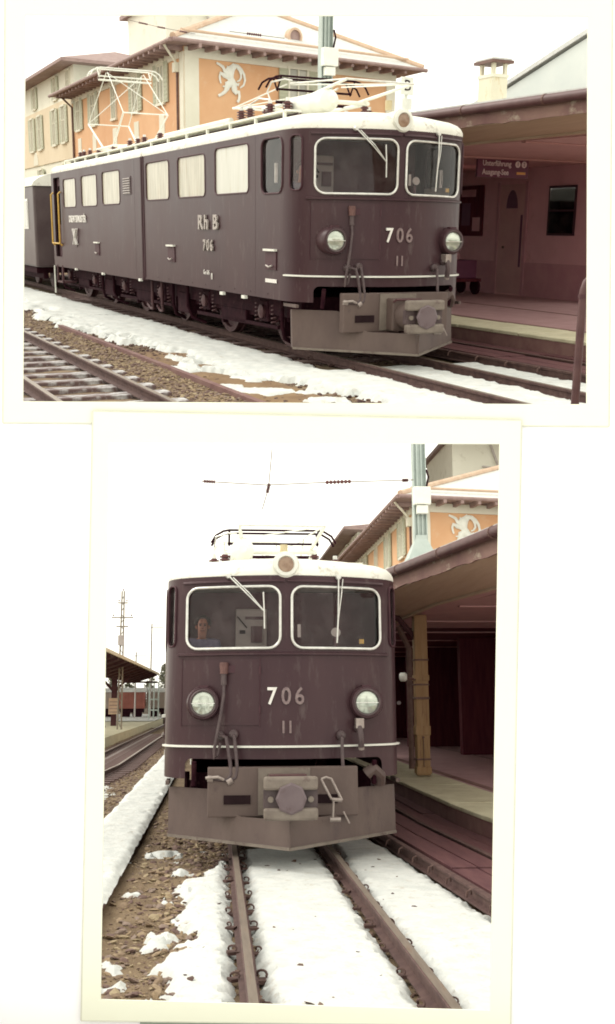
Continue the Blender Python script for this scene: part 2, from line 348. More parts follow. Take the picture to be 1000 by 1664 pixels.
def nose_off(xmax, off):
    full = [(-x, y) for x, y in reversed(NOSE[1:])] + list(NOSE); out = []
    for i, (x, y) in enumerate(full):
        if abs(x) > xmax: continue
        a, b = full[max(0,i-1)], full[min(len(full)-1,i+1)]; d = Vector((b[0]-a[0], b[1]-a[1])).normalized()
        out.append((x + d.y*off, y - d.x*off))
    return out
ZB, ZR = .77, 2.95
def build_loco():
    t = thing('locomotive', 'dark brown electric locomotive numbered 706 on snowy track in the lower print', 'locomotive', (0, 7, 0))
    # ---- front body half
    bodyA = shell(MB(), 6.62, ZB, ZR); cut = MB()
    for s in (-1, 1):
        cut.prism([(p[0], -1, p[1]) for p in rrect(s*.574, 2.488, 1.02, .672, .125)], (0, 1.35, 0))
        side_cut(cut, .43, 1.13, 2.16, 2.87, .13, s*1.325)
    cut.prism([(p[0], -1, p[1]) for p in rrect(0, .73, 2.16, .5, .07)], (0, 1.5, 0))          # gap above the coupling
    tn = Vector((.416, .909, 0)).normalized(); nn = Vector((tn.y, -tn.x, 0)); 
    for s in (-1, 1):
        c = Vector((1.255, .166, 0)); P = []
        for a, z in rrect(0, 2.53, .205, .68, .07):
            q = c + tn*a - nn*.10; P.append((s*q.x, q.y, z))
        cut.prism(P, (s*nn.x*.2, nn.y*.2, 0))
    WIN_A = [(1.59, 2.92, 2.19, 2.86), (3.36, 4.67, 2.18, 2.82), (5.14, 6.45, 2.17, 2.82)]
    for ya, yb, za, zb in WIN_A: side_cut(cut, ya, yb, za, zb, .09)
    me = carve(bodyA, cut, 'front_body', BASE[t.name]); A = link('front_body', me, PAINT, t, BASE[t.name], True)
    # ---- rear body half
    bodyB = shell(MB(), 14.35, ZB-.03, ZR, False, 6.72); cut = MB()
    WIN_B = [(8.2, 9.52, 2.14, 2.79), (9.97, 11.31, 2.13, 2.78), (11.85, 13.07, 2.13, 2.77)]
    for ya, yb, za, zb in WIN_B: side_cut(cut, ya, yb, za, zb, .09)
    side_cut(cut, 13.42, 14.12, .98, 2.84, .05)
    me = carve(bodyB, cut, 'rear_body', BASE[t.name]); Bd = link('rear_body', me, PAINT, t, BASE[t.name], True)
    MB().box(-1.2, 1.2, 6.5, 6.84, .8, 2.93).build('bellows', BLACK, t)
    MB().box(-1.338, -1.322, 6.604, 6.634, .8, 2.95).build('seam_strip', PAINT_DARK, t)
    MB().box(-1.338, -1.322, 6.706, 6.73, .78, 2.95).build('seam_strip', PAINT_DARK, t)
    for i, (ya, yb, za, zb) in enumerate(WIN_A + WIN_B):
        p = side_pane(ya - .01, yb + .01, za - .01, zb + .01, .09, -1.312).build('side_window', CREAMWIN2 if i == 0 else CREAMWIN, t)
        fr = MB(); pts = [(-1.322, *q) for q in rrect((ya+yb)/2, (za+zb)/2, yb-ya, zb-za, .09)]
        fr.tube(pts + [pts[0]], .014, 6); fr.build('window_frame', PAINT_DARK, p, True)
    MB().box(-1.24, -1.2, 13.4, 14.14, .9, 2.9).build('door', PAINT_DARK, t)
    MB().box(-1.245, -1.235, 13.52, 14.02, 1.75, 2.65).build('door_window', GLASS_DARK, t)
    for y in (13.38, 14.16):
        MB().tube([(-1.33,y,1.25),(-1.385,y,1.3),(-1.385,y,2.45),(-1.33,y,2.5)], .022).build('handrail', YELLOW, t, True)
    MB().tube([(-1.385,13.38,1.3),(-1.385,14.16,1.3)], .018).build('handrail', YELLOW, t, True)
    MB().box(-1.335, -1.32, 7.42, 7.92, 2.3, 2.64).build('louvre', PAINT, t)
    for i in range(7): MB().obox((-1.342, 7.67, 2.33+.044*i), (.022, .46, .012), Matrix.Rotation(R(35), 3, 'Y')).build('louvre_slat', LETTER, t)
    # ---- roof
    def roof(name, y1, front, y0=None):
        mb = MB(); lv = []
        for ins, z, yb in ((0,2.945,0),(.0,2.99,0),(.02,3.04,0),(.06,3.085,0),(.13,3.12,0),(.30,3.16,0),(.55,3.195,0),(.85,3.22,0),(1.15,3.235,0)):
            o = outline(y1, 0, front, y0); q = []
            for x, y in o:
                sx = max(.02, (1.325-ins)/1.325)
                yy = y + (ins*.85 if y < 1.2 or (not front and y < y0+.2 and False) else 0)
                q.append((x*sx, min(yy, y1), z))
            lv.append(q)
        mb.loops(lv); return mb.build(name, ROOFW, t, True)
    roof('front_roof', 6.66, True); roof('rear_roof', 14.38, False, 6.68)
    # ---- nose details
    def fr_pts(cx, cz, w, h, r, off=-.012):
        return [(p[0], yf(p[0]) + off, p[1]) for p in rrect(cx, cz, w, h, r, 6)]
    def dense(pts, n=6):
        out = []
        for a, b in zip(pts, pts[1:] + pts[:1]):
            a, b = Vector(a), Vector(b); k = max(1, int((b-a).length/.06))
            for i in range(k):
                q = a.lerp(b, i/k); out.append(Vector((q.x, yf(q.x) - .012, q.z)))
        return out
    for s in (-1, 1):
        fp = dense(fr_pts(s*.574, 2.488, 1.02, .672, .125)); fp.append(fp[0])
        g = MB(); xs = [s*.574 + (i/14-.5)*1.03 for i in range(15)]
        g.loops([[(x, yf(x)+.012, 2.145) for x in xs], [(x, yf(x)+.012, 2.83) for x in xs]], False, False, False)
        w = g.build('windscreen', GLASS, t, True)
        MB().tube(fp, .0155, 8).build('windscreen_frame', SILVER, w, True)
        vis = MB(); xs = [s*.574 + (i/10-.5)*1.12 for i in range(11)]
        vis.loops([[(x, yf(x)-.002, 2.872) for x in xs], [(x, yf(x)-.032, 2.874) for x in xs], [(x, yf(x)-.03, 2.884) for x in xs], [(x, yf(x)-.002, 2.905) for x in xs]], False, False, False)
        vis.build('rain_ledge', PAINT, t)
        c = Vector((1.255, .166, 0)); P = []
        for a, z in rrect(0, 2.53, .205, .68, .07): q = c + tn*a + nn*.004; P.append((s*q.x, q.y, z))
        qw = MB().prism([(x - s*nn.x*.03, y - nn.y*.03, z) for x, y, z in P], (s*nn.x*.005, nn.y*.005, 0)).build('quarter_window', GLASS, t)
        MB().tube(P + [P[0]], .012, 6).build('window_frame', PAINT_DARK, qw, True)
        dw = side_pane(.43, 1.13, 2.16, 2.87, .13, s*1.30).build('cab_side_window', GLASS, t)
        pts = [(s*1.327, *q) for q in rrect(.78, 2.515, .70, .71, .13)]
        MB().tube(pts + [pts[0]], .014, 6).build('window_frame', PAINT_DARK, dw, True)
        MB().box(*sorted((s*1.285, s*1.265)), .45, 1.11, 2.1, 2.3).build('window_shelf', CABPALE, dw)
        MB().tube([(s*1.29,.74,2.3),(s*1.29,.74,2.55)], .012).build('window_lever', SILVER, dw)
    for nm, xm, zs, m_ in (('ledge', 1.19, ((0,2.075),(.03,2.08),(.03,2.10),(0,2.112)), PAINT), ('white_band', 1.318, ((0,1.10),(.034,1.10),(.034,1.117),(0,1.121)), WHITE)):
        MB().loops([[(x, y, z) for x, y in nose_off(xm, o_)] for o_, z in zs], True, True, False).build(nm, m_, t)
    # hatch on the nose: a proud thin door with its hinges
    h = MB(); xs = [-1.12 + .83*i/12 for i in range(13)]
    h.loops([[(x, yf(x)+.002, 1.335) for x in xs], [(x, yf(x)-.012, 1.335) for x in xs], [(x, yf(x)-.012, 2.035) for x in xs], [(x, yf(x)+.002, 2.035) for x in xs]], True, True, False)
    hd = h.build('hatch', PAINT, t)
    for z in (1.5, 1.92): MB().tube([(-.283, yf(.283)-.012, z-.04), (-.283, yf(.283)-.012, z+.04)], .011).build('hinge', PAINT_DARK, hd)
    gap = MB()
    for x0, x1, z0, z1 in ((-1.135,-1.122,1.32,2.05),(-.288,-.276,1.32,2.05)): gap.obox(((x0+x1)/2, yf((x0+x1)/2)-.004, (z0+z1)/2), (.01, .01, z1-z0))
    gap.build('hatch_gap', PAINT_DARK, hd)
    # headlights
    for s in (-1, 1):
        x = s*.891; y0 = yf(x)
        hl = MB().lathe([(.175,.12),(.182,-.02),(.178,-.10),(.165,-.135),(.135,-.14),(.130,-.115)], (x, y0-.02, 1.568), (0,1,0), 32).build('headlight', PAINT, t, True)
        MB().lathe([(.13,-.118),(.128,-.125),(.09,-.142),(.04,-.15),(.0,-.152)], (x, y0-.02, 1.568), (0,1,0), 32).build('lens', LENS, hl, True)
        MB().lathe([(.142,-.128),(.146,-.142),(.138,-.15),(.127,-.145),(.126,-.125)], (x, y0-.02, 1.568), (0,1,0), 32).build('lamp_rim', HOSE, hl, True)
        MB().box(x-.05, x+.05, y0-.14, y0-.06, 1.735, 1.757).build('lamp_clip', PAINT_DARK, hl)
        MB().box(x-.125, x+.125, y0-.176, y0-.170, 1.562, 1.570).build('lens_bar', SILVER, hl)
    tl = MB().lathe([(.10,.42),(.125,.2),(.135,-.02),(.14,-.06),(.13,-.09),(.095,-.10),(.085,-.075)], (0, -.30, 3.065), (0,1,0), 28).build('top_headlight', WHITE, t, True)
    MB().lathe([(.088,-.07),(.085,-.082),(.05,-.09),(0,-.093)], (0, -.30, 3.065), (0,1,0), 24).build('lens', LENS_AMB, tl, True)
    MB().lathe([(.145,-.03),(.15,-.05),(.145,-.07)], (0, -.30, 3.065), (0,1,0), 28).build('lamp_rim', ROOFW, tl, True)
    # wipers
    def front(x, z, o=.04): return (x, yf(x) - o, z)
    for nm, a, b, c, d in (('wiper', (-.63,2.945), (-.24,2.55), (-.25,2.76), (-.235,2.36)), ('wiper', (.59,2.935), (.58,2.47), (.60,2.60), (.565,2.21))):
        w = MB().tube([front(*a), front((a[0]+b[0])/2, (a[1]+b[1])/2, .055), front(*b)], .009, 6).build(nm, SILVER, t)
        MB().tube([front(a[0]+.05, a[1]-.02), front((a[0]+b[0])/2+.03, (a[1]+b[1])/2, .06), front(*b)], .006, 6).build('wiper_link', SILVER, w)
        MB().tube([front(c[0],c[1],.035), front(b[0],b[1],.04), front(d[0],d[1],.035)], .009, 6).build('wiper_blade', SILVER, w)
        MB().lathe([(.03,0),(.034,.02),(.025,.05)], front(a[0],a[1],.0), (0,-1,0), 12).build('wiper_motor', SILVER, w)
    for x, z, w_, h_, m in ((.145,2.34,.035,.14,CABPALE),(.86,2.235,.05,.05,YELLOW)):
        MB().box(x-w_/2, x+w_/2, yf(x)+.022, yf(x)+.026, z-h_/2, z+h_/2).build('window_sticker', m, t)
    # lettering
    for i, (c, x) in enumerate((('7', -.155), ('0', .0), ('6', .145))):
        text('number', c, .255, (x, yf(x)-.010, 1.632), (1,0,0), (0,0,1), LETTER_BRIGHT if i == 0 else LETTER_DULL, t, .008, .004, wide=.86)
    for x in (-.03, .045): MB().box(x-.011, x+.011, yf(.03)-.014, yf(.03)-.004, 1.25, 1.38).build('class_numeral', LETTER_DULL, t)
    X = -1.334
    for c, y in (('R', 3.52), ('h', 3.26), ('B', 2.86)):
        text('railway_initial', c, .30, (X-.012, y, 1.78), (0,-1,0), (0,0,1), LETTER, t, .014, .008, wide=1.25)
    for c, y in (('7', 3.36), ('0', 3.20), ('6', 3.04)):
        text('side_number', c, .23, (X-.01, y, 1.435), (0,-1,0), (0,0,1), LETTER, t, .012, .006)
    text('name_plate_lettering', 'DISENTIS/MUSTÉR', .21, (X-.008, 11.72, 1.86), (0,-1,0), (0,0,1), LETTER_BRIGHT, t, .008, .004, wide=.95)
    # crest: pale shield with a dark saltire between its arms
    sh = [(-.19,.2),(.19,.2),(.19,-.02),(.12,-.14),(0,-.22),(-.12,-.14),(-.19,-.02)]
    cr = MB().prism([(X+.012, 11.9+a, 1.465+b) for a, b in sh], (-.02,0,0)).build('crest', FACEPL, t)
    for s in (-1, 1): MB().bar((X-.012-.003*(s>0), 11.9-s*.16, 1.65), (X-.012-.003*(s>0), 11.9+s*.12, 1.30), .02, .10, (1,0,0)).build('crest_bar', LETTER_BRIGHT, cr)
    text('class_lettering', 'Ge 6/6', .10, (X-.003, 3.31, 1.025), (0,-1,0), (0,0,1), LETTER_BRIGHT, t, .003)
    text('class_lettering', 'II', .14, (X-.003, 3.07, .97), (0,-1,0), (0,0,1), LETTER_BRIGHT, t, .003)
    MB().box(X-.004, X+.004, .58, .96, .99, 1.04).build('data_plate', LETTER_BRIGHT, t)
    for y0, y1, z0, z1 in ((.60,.96,1.16,1.41),(4.87,5.23,1.13,1.39),(9.88,10.22,1.11,1.36)):
        r_ = MB().box(X-.006, X+.012, y0, y1, z0, z1).build('foothold', PAINT_DARK, t)
        MB().box(X-.04, X+.01, y0-.01, y1+.01, z1, z1+.028).build('foothold_lip', WHITE, r_)
        MB().tube([(X-.03, y0+.08, z0+.06),(X-.035,(y0+y1)/2,z0+.04),(X-.03, y1-.08, z0+.06)], .012).build('foothold_grip', LETTER, r_)
    for y in (1.72, 2.6, 6.9, 9.6, 12.0):
        MB().box(X-.03, X+.02, y-.06, y+.06, ZB-.05, ZB-.005).build('lifting_lug', WHITE, t)
    for y_ in (1.35, 7.2): MB().box(-1.3265, -1.32, y_-.004, y_+.004, .80, 2.93).build('panel_seam', PAINT, t)
    for y_ in range(9): MB().lathe([(.012,0),(.009,.006)], (-1.325, .9+.62*y_, .835), (-1,0,0), 8).build('rivet', PAINT, t)
    # ---- plough and coupling
    pl = MB(); N = 24
    def topz(ax): 
        if ax > .80: return .665
        if ax < .46: return .405
        k = (ax-.46)/.34; return .405 + .26*(3*k*k - 2*k**3)
    xs = [1.26*(2*i/(2*N)-1) for i in range(2*N+1)]
    yp = lambda x: -.925 + .90*abs(x)
    fr = [(x, yp(x), .165 - .02*(1-abs(x)/1.26)) for x in xs]; ft = [(x, yp(x)+.04, topz(abs(x))) for x in xs]
    bk = [(x, yp(x)+.05, .165 - .02*(1-abs(x)/1.26)) for x in xs]; bt = [(x, yp(x)+.08, topz(abs(x))) for x in xs]
    n = len(xs); vs = fr + ft + bk + bt; fs = []
    for i in range(n-1): fs += [(i,i+1,n+i+1,n+i), (2*n+i+1,2*n+i,3*n+i,3*n+i+1), (n+i,n+i+1,3*n+i+1,3*n+i), (i+1,i,2*n+i,2*n+i+1)]
    fs += [(0,n,3*n,2*n), (n-1,2*n+n-1,3*n+n-1,2*n-1)]
    plo = pl.add(vs, fs).build('plough', PLOW, t)
    for s in (-1, 1):
        MB().bar((0, -.938, .138), (s*1.262, .205, .158), .02, .03).build('plough_edge', COUPL, plo)
    MB().box(-.008, .008, -.945, -.92, .15, .40).build('plough_seam', PLOW, plo)
    b = MB().box(-.83, .76, -.42, -.30, .40, .905).build('buffer_beam', PLOW, t, bevel=.012)
    MB().box(-.30, .25, -.435, -.425, .42, .895).build('beam_plate', COUPL, b)
    for x in (-.52, .40): MB().box(x-.14, x+.14, -.436, -.422, .53, .62).build('beam_slot', SLOT, b)
    MB().lathe([(.17,0),(.17,.30),(.14,.36),(.12,.55)], (0, -.42, .62), (0,-1,0), 24).build('draw_gear', PLOW, t, True)
    MB().box(-.20, .20, -.60, -.42, .42, .84).build('draft_box', PLOW, t, bevel=.02)
    MB().tube([(-.19,-.605,.80),(-.19,-.66,.83),(.19,-.66,.83),(.19,-.605,.80)], .015).build('uncoupling_bar', RUSTY, t)
    cp = MB()
    for z0, z1 in ((.72,.85),(.43,.55)): cp.box(-.27, .27, -1.12, -1.0, z0, z1)
    cp.box(-.10, .10, -1.11, -1.0, .54, .73)
    co = cp.build('coupler_head', COUPL, t, bevel=.025)
    MB().lathe([(.155,0),(.155,.02),(.135,.03),(0,.032)], (0,-1.112,.64), (0,-1,0), 8).build('coupler_face', FACEPL, co)
    for s in (-1, 1):
        MB().box(*sorted((s*.27, s*.11)), -1.05, -.98, .55, .72).build('coupler_slot', HOSE, co)
        MB().lathe([(.03,0),(.03,.03)], (s*.2, -1.05, .63), (0,-1,0), 10).build('coupler_pin', COUPL, co)
    ch = MB()
    for a, c_ in (((.36,-.50,.78),(.46,-.58,.58)), ((.47,-.49,.78),(.57,-.57,.57))): ch.tube([a, c_], .013)
    ch.tube([(.36,-.50,.78),(.41,-.5,.80),(.47,-.49,.78)], .013); ch.tube([(.46,-.58,.58),(.57,-.57,.57)], .02)
    ch.tube([(.48,-.58,.58),(.47,-.60,.40)], .012); ch.tube([(.44,-.60,.38),(.55,-.60,.38)], .024); ch.tube([(.58,-.6,.46),(.64,-.62,.34)], .009)
    ch.build('screw_coupling', DULLMETAL, t, True)
    # cables and brake hoses
    y = yf(.67)
    ca = MB().lathe([(.045,0),(.05,.03),(.042,.10),(.045,.12)], (-.67, y-.06, 2.0), (0,0,-1), 14).build('jumper_socket', COPPER, t, True)
    MB().obox((-.60, y-.03, 1.93), (.10,.05,.08)).build('socket_bracket', PAINT_DARK, ca)
    MB().tube([(-.67,y-.06,1.88),(-.67,y-.06,1.76)], .032, 10).build('jumper_plug', HOSE, ca)
    MB().tube([(-.67,y-.06,1.78),(-.67,y-.075,1.66),(-.70,y-.09,1.45),(-.735,y-.10,1.25),(-.765,y-.10,1.08),(-.76,y-.08,.99),(-.73,y-.09,1.02),(-.70,y-.10,1.15)], .017, 8).build('jumper_cable', HOSE, ca, True)
    def hose(x, z, pts, r=.019):
        hs = MB().lathe([(.05,0),(.05,.05),(.035,.07)], (x, yf(x)+.0, z), (0,-1,0), 14).build('brake_valve', HOSE, t, True)
        MB().tube(pts, r, 10).build('brake_hose', HOSE, hs, True)
        MB().lathe([(.034,-.03),(.034,.03)], pts[-1], Vector(pts[-1])-Vector(pts[-2]), 10).build('hose_coupling', DULLMETAL, hs)
        return hs
    yy = yf(.6)
    hose(-.70, 1.22, [(-.70,yy-.03,1.23),(-.64,yy-.12,1.21),(-.62,yy-.14,1.1),(-.595,yy-.15,.95),(-.585,yy-.15,.83),(-.63,yy-.16,.77),(-.72,yy-.16,.78),(-.80,yy-.15,.79)])
    hose(-.56, 1.24, [(-.56,yy-.03,1.24),(-.555,yy-.1,1.22),(-.535,yy-.13,1.05),(-.52,yy-.15,.88),(-.535,yy-.15,.80),(-.60,yy-.16,.76)])
    hose(.60, 1.22, [(.60,yy-.03,1.22),(.60,yy-.11,1.2),(.60,yy-.13,1.0),(.605,yy-.14,.84),(.62,yy-.12,.76)])
    hose(.80, 1.30, [(.80,yf(.8)-.03,1.33),(.80,yf(.8)-.13,1.30),(.81,yf(.8)-.14,1.20),(.82,yf(.8)-.1,1.1)], .035)
    MB().box(.76, .85, yf(.8)-.15, yf(.8)-.02, 1.29, 1.40).build('valve_body', DULLMETAL, t, bevel=.01)
    MB().tube([(-.85,-.44,.80),(-.72,-.46,.81),(-.66,-.45,.78)], .016).build('hose_end', DULLMETAL, t)
    for s in (-1, 1):
        MB().box(s*1.27-.02, s*1.27+.02, .05, .45, .70, .74).build('corner_step', PLOW, t)
        MB().tube([(s*.98,-.1,.70),(s*.98,-.15,.95)], .028, 10).build('end_cock', UNDER, t)
    MB().tube([(.9,-.1,.80),(.97,-.12,.86),(1.05,-.05,.78),(1.05,0,.70)], .07, 10).build('air_pipe', PLOW, t, True)
    # ---- under gear
    MB().box(-1.02, 1.02, .45, 14.1, .50, .80).build('underframe', UNDER, t)
    for bc in (2.95, 7.75, 12.65):
        bf = MB()
        for s in (-1, 1):
            bf.box(*sorted((s*.86, s*.96)), bc-1.95, bc+1.95, .42, .62)
            bf.box(*sorted((s*.88, s*1.02)), bc-.5, bc+.5, .28, .5)
        bg_ = bf.build('bogie_frame', UNDER, t, bevel=.02)
        for dy in (-1.22, 1.22):
            for s in (-1, 1):
                wl = MB().lathe([(.20,.10),(.20,.02),(.24,.0),(.44,.0),(.455,.05),(.535,.05),(.535,-.06),(.56,-.065),(.56,-.09),(.455,-.09),(.44,-.05),(.1,-.05)], (s*.56, bc+dy, .535), (s,0,0), 36).build('wheel', RUSTY, t, True)
                MB().box(*sorted((s*.80, s*1.04)), bc+dy-.17, bc+dy+.17, .38, .70).build('axle_box', UNDER, t, bevel=.03)
                MB().lathe([(.10,0),(.10,.04),(.06,.06)], (s*1.04, bc+dy, .53), (s,0,0), 14).build('axle_cap', RUSTY, t, True)
                for k in (-1, 1):
                    sp = [(s*.98 + .05*math.cos(a*.9), bc+dy+k*.30 + .05*math.sin(a*.9), .36 + a*.0085) for a in range(0, 36)]
                    MB().tube(sp, .014, 5).build('coil_spring', RUSTY, t, True)
                MB().bar((s*.95, bc+dy-.62, .62), (s*.95, bc+dy-.66, .22), .06, .09, (1,0,0)).build('brake_block', UNDER, t)
        for s in (-1,):
            for k in (-1, 1):
                MB().tube([(s*1.08,bc+k*2.0,.78),(s*1.08,bc+k*2.0,.38),(s*1.02,bc+k*1.95,.2),(s*.8,bc+k*1.85,.1)], .03, 8).build('sand_pipe', UNDER, t, True)
        MB().bar((-1.0, bc-1.7, .33), (-1.0, bc+1.7, .30), .04, .05).build('brake_rod', UNDER, t)
    for y0, y1 in ((5.0,5.6),(9.8,10.6)):
        MB().box(-1.05, 1.05, y0, y1, .25, .6).build('equipment_box', UNDER, t, bevel=.02)
    for y_ in (6.35, 6.95): MB().tube([(-1.1,y_,.72),(-1.1,y_,.30),(-1.05,y_+.1,.2),(-1.0,y_+.4,.17),(-1.0,y_+.6,.25)], .028, 8).build('hanging_hose', RUSTY, t, True)
    sp = MB(); sp.box(-1.34,-1.0,13.45,14.05,.36,.40); sp.box(-1.34,-1.30,13.45,13.5,.38,.78); sp.box(-1.34,-1.30,14.0,14.05,.38,.78)
    sp.build('door_step', RUSTY, t); MB().tube([(-1.34,14.3,.08),(-1.34,14.3,.75)], .02).build('step_rod', WHITE, t)
    # ---- roof gear
    def ribbed(x, y_, z0, hgt=.17, r=.055):
        prof = []
        for i in range(5): prof += [(r, i*hgt/5), (r, i*hgt/5+hgt/12), (r*.6, i*hgt/5+hgt/11), (r*.6, (i+1)*hgt/5-.002)]
        return MB().lathe(prof, (x, y_, z0), (0,0,1), 12)
    def roofz(x): return 3.235 - .075*min(1, abs(x)/1.0)**2
    for sx in (-1, 1):
        wb = MB().box(*sorted((sx*.82, sx*1.04)), .95, 14.1, 3.235, 3.262).build('walkway_board', ROOFW, t)
        y_ = 1.05
        while y_ < 14.1:
            MB().box(*sorted((sx*1.0, sx*1.04)), y_-.02, y_+.02, 3.12, 3.237).build('walkway_post', WHITE, t); y_ += 1.0
        MB().box(*sorted((sx*.86, sx*.88)), .95, 14.1, 3.13, 3.225).build('walkway_gap_shade', PAINT_DARK, wb)  # dark board put in for the shaded gap under the walkway
    for x, y_ in ((-.82,3.1),(-.82,2.75),(-.80,2.05),(-.66,1.75),(.82,2.05),(.80,2.75)):
        ins = ribbed(x, y_, roofz(x)+.07, .19, .07).build('roof_insulator', INSUL, t)
        MB().tube([(x,y_,roofz(x)+.26),(x,y_,roofz(x)+.31)], .03).build('insulator_cap', SILVER, ins)
    for x, y_ in ((-.82,13.3),(-.82,12.95),(-.82,12.4),(-.8,8.2),(-.78,8.7),(-.8,9.2),(-.8,7.2),(.8,12.4)):
        ins = ribbed(x, y_, roofz(x)+.06, .17, .065).build('roof_insulator', INSUL, t)
        MB().tube([(x,y_,roofz(x)+.22),(x,y_,roofz(x)+.27)], .03).build('insulator_cap', SILVER, ins)
    MB().tube([(-.82,3.1,3.5),(-.82,2.75,3.5),(-.82,2.4,3.55),(-.8,2.05,3.5)], .012).build('roof_busbar', SILVER, t)
    MB().tube([(-.80,2.05,3.5),(-.80,2.15,3.62),(-.78,2.05,3.74),(-.62,1.95,3.78),(-.5,1.95,3.77)], .012).build('roof_cable', SILVER, t, True)
    MB().tube([(-.45,.75,3.40),(-.45,.85,3.40),(-.45,2.05,3.40),(-.45,2.15,3.40)], [.05,.14,.14,.05], 20).build('air_reservoir', WHITE, t, True)
    MB().tube([(-.95,3.2,3.30),(-.95,6.4,3.30)], .045, 10).build('conduit', WHITE, t)
    MB().tube([(.35,3.4,3.30),(.35,6.5,3.30)], .04, 10).build('conduit', WHITE, t)
    MB().box(-.5, .5, 4.7, 6.2, 3.22, 3.36).build('roof_hatch', ROOFW, t, bevel=.03)
    MB().box(-.55, .55, 7.6, 9.4, 3.22, 3.42).build('resistor_box', WHITE, t, bevel=.04)
    for i in range(5): MB().box(-.57, .57, 7.75+.34*i, 7.9+.34*i, 3.27, 3.38).build('resistor_grille', CABPALE, t)
    MB().tube([(0,.02,3.22),(0,.02,3.34)], .045, 10).build('whistle', WHISTLE, t)
    MB().tube([(-.5,9.8,3.34),(-.5,11.0,3.40)], .06, 10).build('circuit_breaker', WHITE, t)
    def panto(yc, raised):
        pg = []
        base = MB(); zf = 3.47
        for s in (-1, 1): base.tube([(s*.5,yc-.75,zf),(s*.5,yc+.75,zf)], .03)
        for k in (-.72, .72): base.tube([(-.5,yc+k,zf),(.5,yc+k,zf)], .03)
        bo = base.build('pantograph_base', WHITE, t)
        for s in (-1, 1):
            for k in (-.65, .65): ribbed(s*.5, yc+k, roofz(.5)-.01, zf-roofz(.5), .06).build('pantograph_insulator', INSUL, bo)
        kz, ky = (4.10, 1.53) if raised else (3.60, 2.0)
        bz = 5.13 if raised else 3.80
        m2 = WHITE if raised else SILVER
        for k in (-1, 1):
            for s in (-1, 1):
                MB().tube([(s*.44,yc+k*.45,zf+.02),(s*.50,yc+k*ky,kz)], .025, 10, .019).build('lower_arm', WHITE, bo, True)
                MB().tube([(s*.50,yc+k*ky,kz),(s*.42,yc+k*.06,bz-.04)], .011, 8).build('upper_arm', WHITE, bo, True)
            MB().tube([(-.5,yc+k*ky,kz),(.5,yc+k*ky,kz)], .014).build('knee_tube', m2, bo)
            a = -1 if k > 0 else 1
            MB().tube([(a*.50,yc+k*ky,kz),(-a*.42,yc+k*.08,bz-.06)], .009).build('brace', WHITE, bo)
        dk = m2 if raised else UNDER
        for k in (-.14, .14):
            arc = [(-.84,yc+k,bz-.13),(-.78,yc+k,bz-.03),(-.68,yc+k,bz+.03)] + [(x_/10,yc+k,bz+.045) for x_ in range(-6,7,2)] + [(.68,yc+k,bz+.03),(.78,yc+k,bz-.03),(.84,yc+k,bz-.13)]
            MB().tube(arc, .015, 8).build('contact_bow', dk, bo, True)
        MB().tube([(-.62,yc,bz-.12),(.62,yc,bz-.12)], .016).build('bow_rail', dk, bo)
        MB().tube([(-.62,yc,bz-.30 if not raised else bz-.2),(.62,yc,bz-.30 if not raised else bz-.2)], .022).build('bow_rail', UNDER if not raised else WHITE, bo)
        for s in (-1, 1):
            MB().tube([(s*.60,yc-.14,bz+.04),(s*.60,yc,bz-.14),(s*.60,yc+.14,bz+.04)], .014).build('bow_spring', dk, bo)
    panto(2.25, False); panto(12.2, True)
    # ---- cab interior
    MB().box(-1.24, 1.24, 1.36, 1.40, 1.0, 2.93).build('cab_bulkhead', CABIN, t)
    MB().box(-1.24, 1.24, .2, 1.36, 1.19, 1.245).build('cab_floor', CABIN, t)
    MB().box(-1.15, 1.15, .02, .42, 1.95, 2.06).build('control_desk', CABIN, t)
    MB().box(-.52, -.13, 1.30, 1.36, 2.2, 2.72).build('cab_cabinet', CABPALE, t, bevel=.02)
    MB().box(-.40, -.16, 1.27, 1.30, 2.585, 2.62).build('cabinet_shelf', CABIN, t)
    MB().box(-.33, -.19, 1.26, 1.30, 2.30, 2.50).build('cabinet_door', CABIN, t); MB().box(-.47, -.40, 1.26, 1.30, 2.41, 2.45).build('cabinet_lock', UNDER, t)
    MB().bar((-.50,1.28,2.62),(-.38,1.28,2.48), .02, .015).build('cabinet_strap', UNDER, t)
    MB().lathe([(.055,0),(.055,.02),(.0,.02)], (.62, .30, 2.36), (0,-1,.2), 16).build('instrument_dial', CABPALE, t)
    MB().tube([(.62,.32,2.05),(.62,.32,2.3)], .02).build('dial_stalk', CABIN, t)
    return t
loco = build_loco()

# ------------------------------------------------------------------ the driver, seated behind the windscreen
def skin_mesh(name, chains, off, sub=2):
    """chains: {joint: (position, radius, parent)}; grown into one continuous surface"""
    keys = list(chains); me = bpy.data.meshes.new(name)
    me.from_pydata([tuple(Vector(chains[k][0]) - off) for k in keys], [(keys.index(chains[k][2]), i) for i, k in enumerate(keys) if chains[k][2]], [])
    o = bpy.data.objects.new(name + '_source', me); COL.objects.link(o)
    sk = o.modifiers.new('skin', 'SKIN'); sk.use_smooth_shade = True
    for i, k in enumerate(keys):
        r = chains[k][1]; r = r if isinstance(r, tuple) else (r, r)
        me.skin_vertices[0].data[i].radius = r; me.skin_vertices[0].data[i].use_root = (i == 0)
    o.modifiers.new('sub', 'SUBSURF').levels = sub
    dg = bpy.context.evaluated_depsgraph_get(); out = bpy.data.meshes.new_from_object(o.evaluated_get(dg)); out.name = name
    bpy.data.objects.remove(o); return out
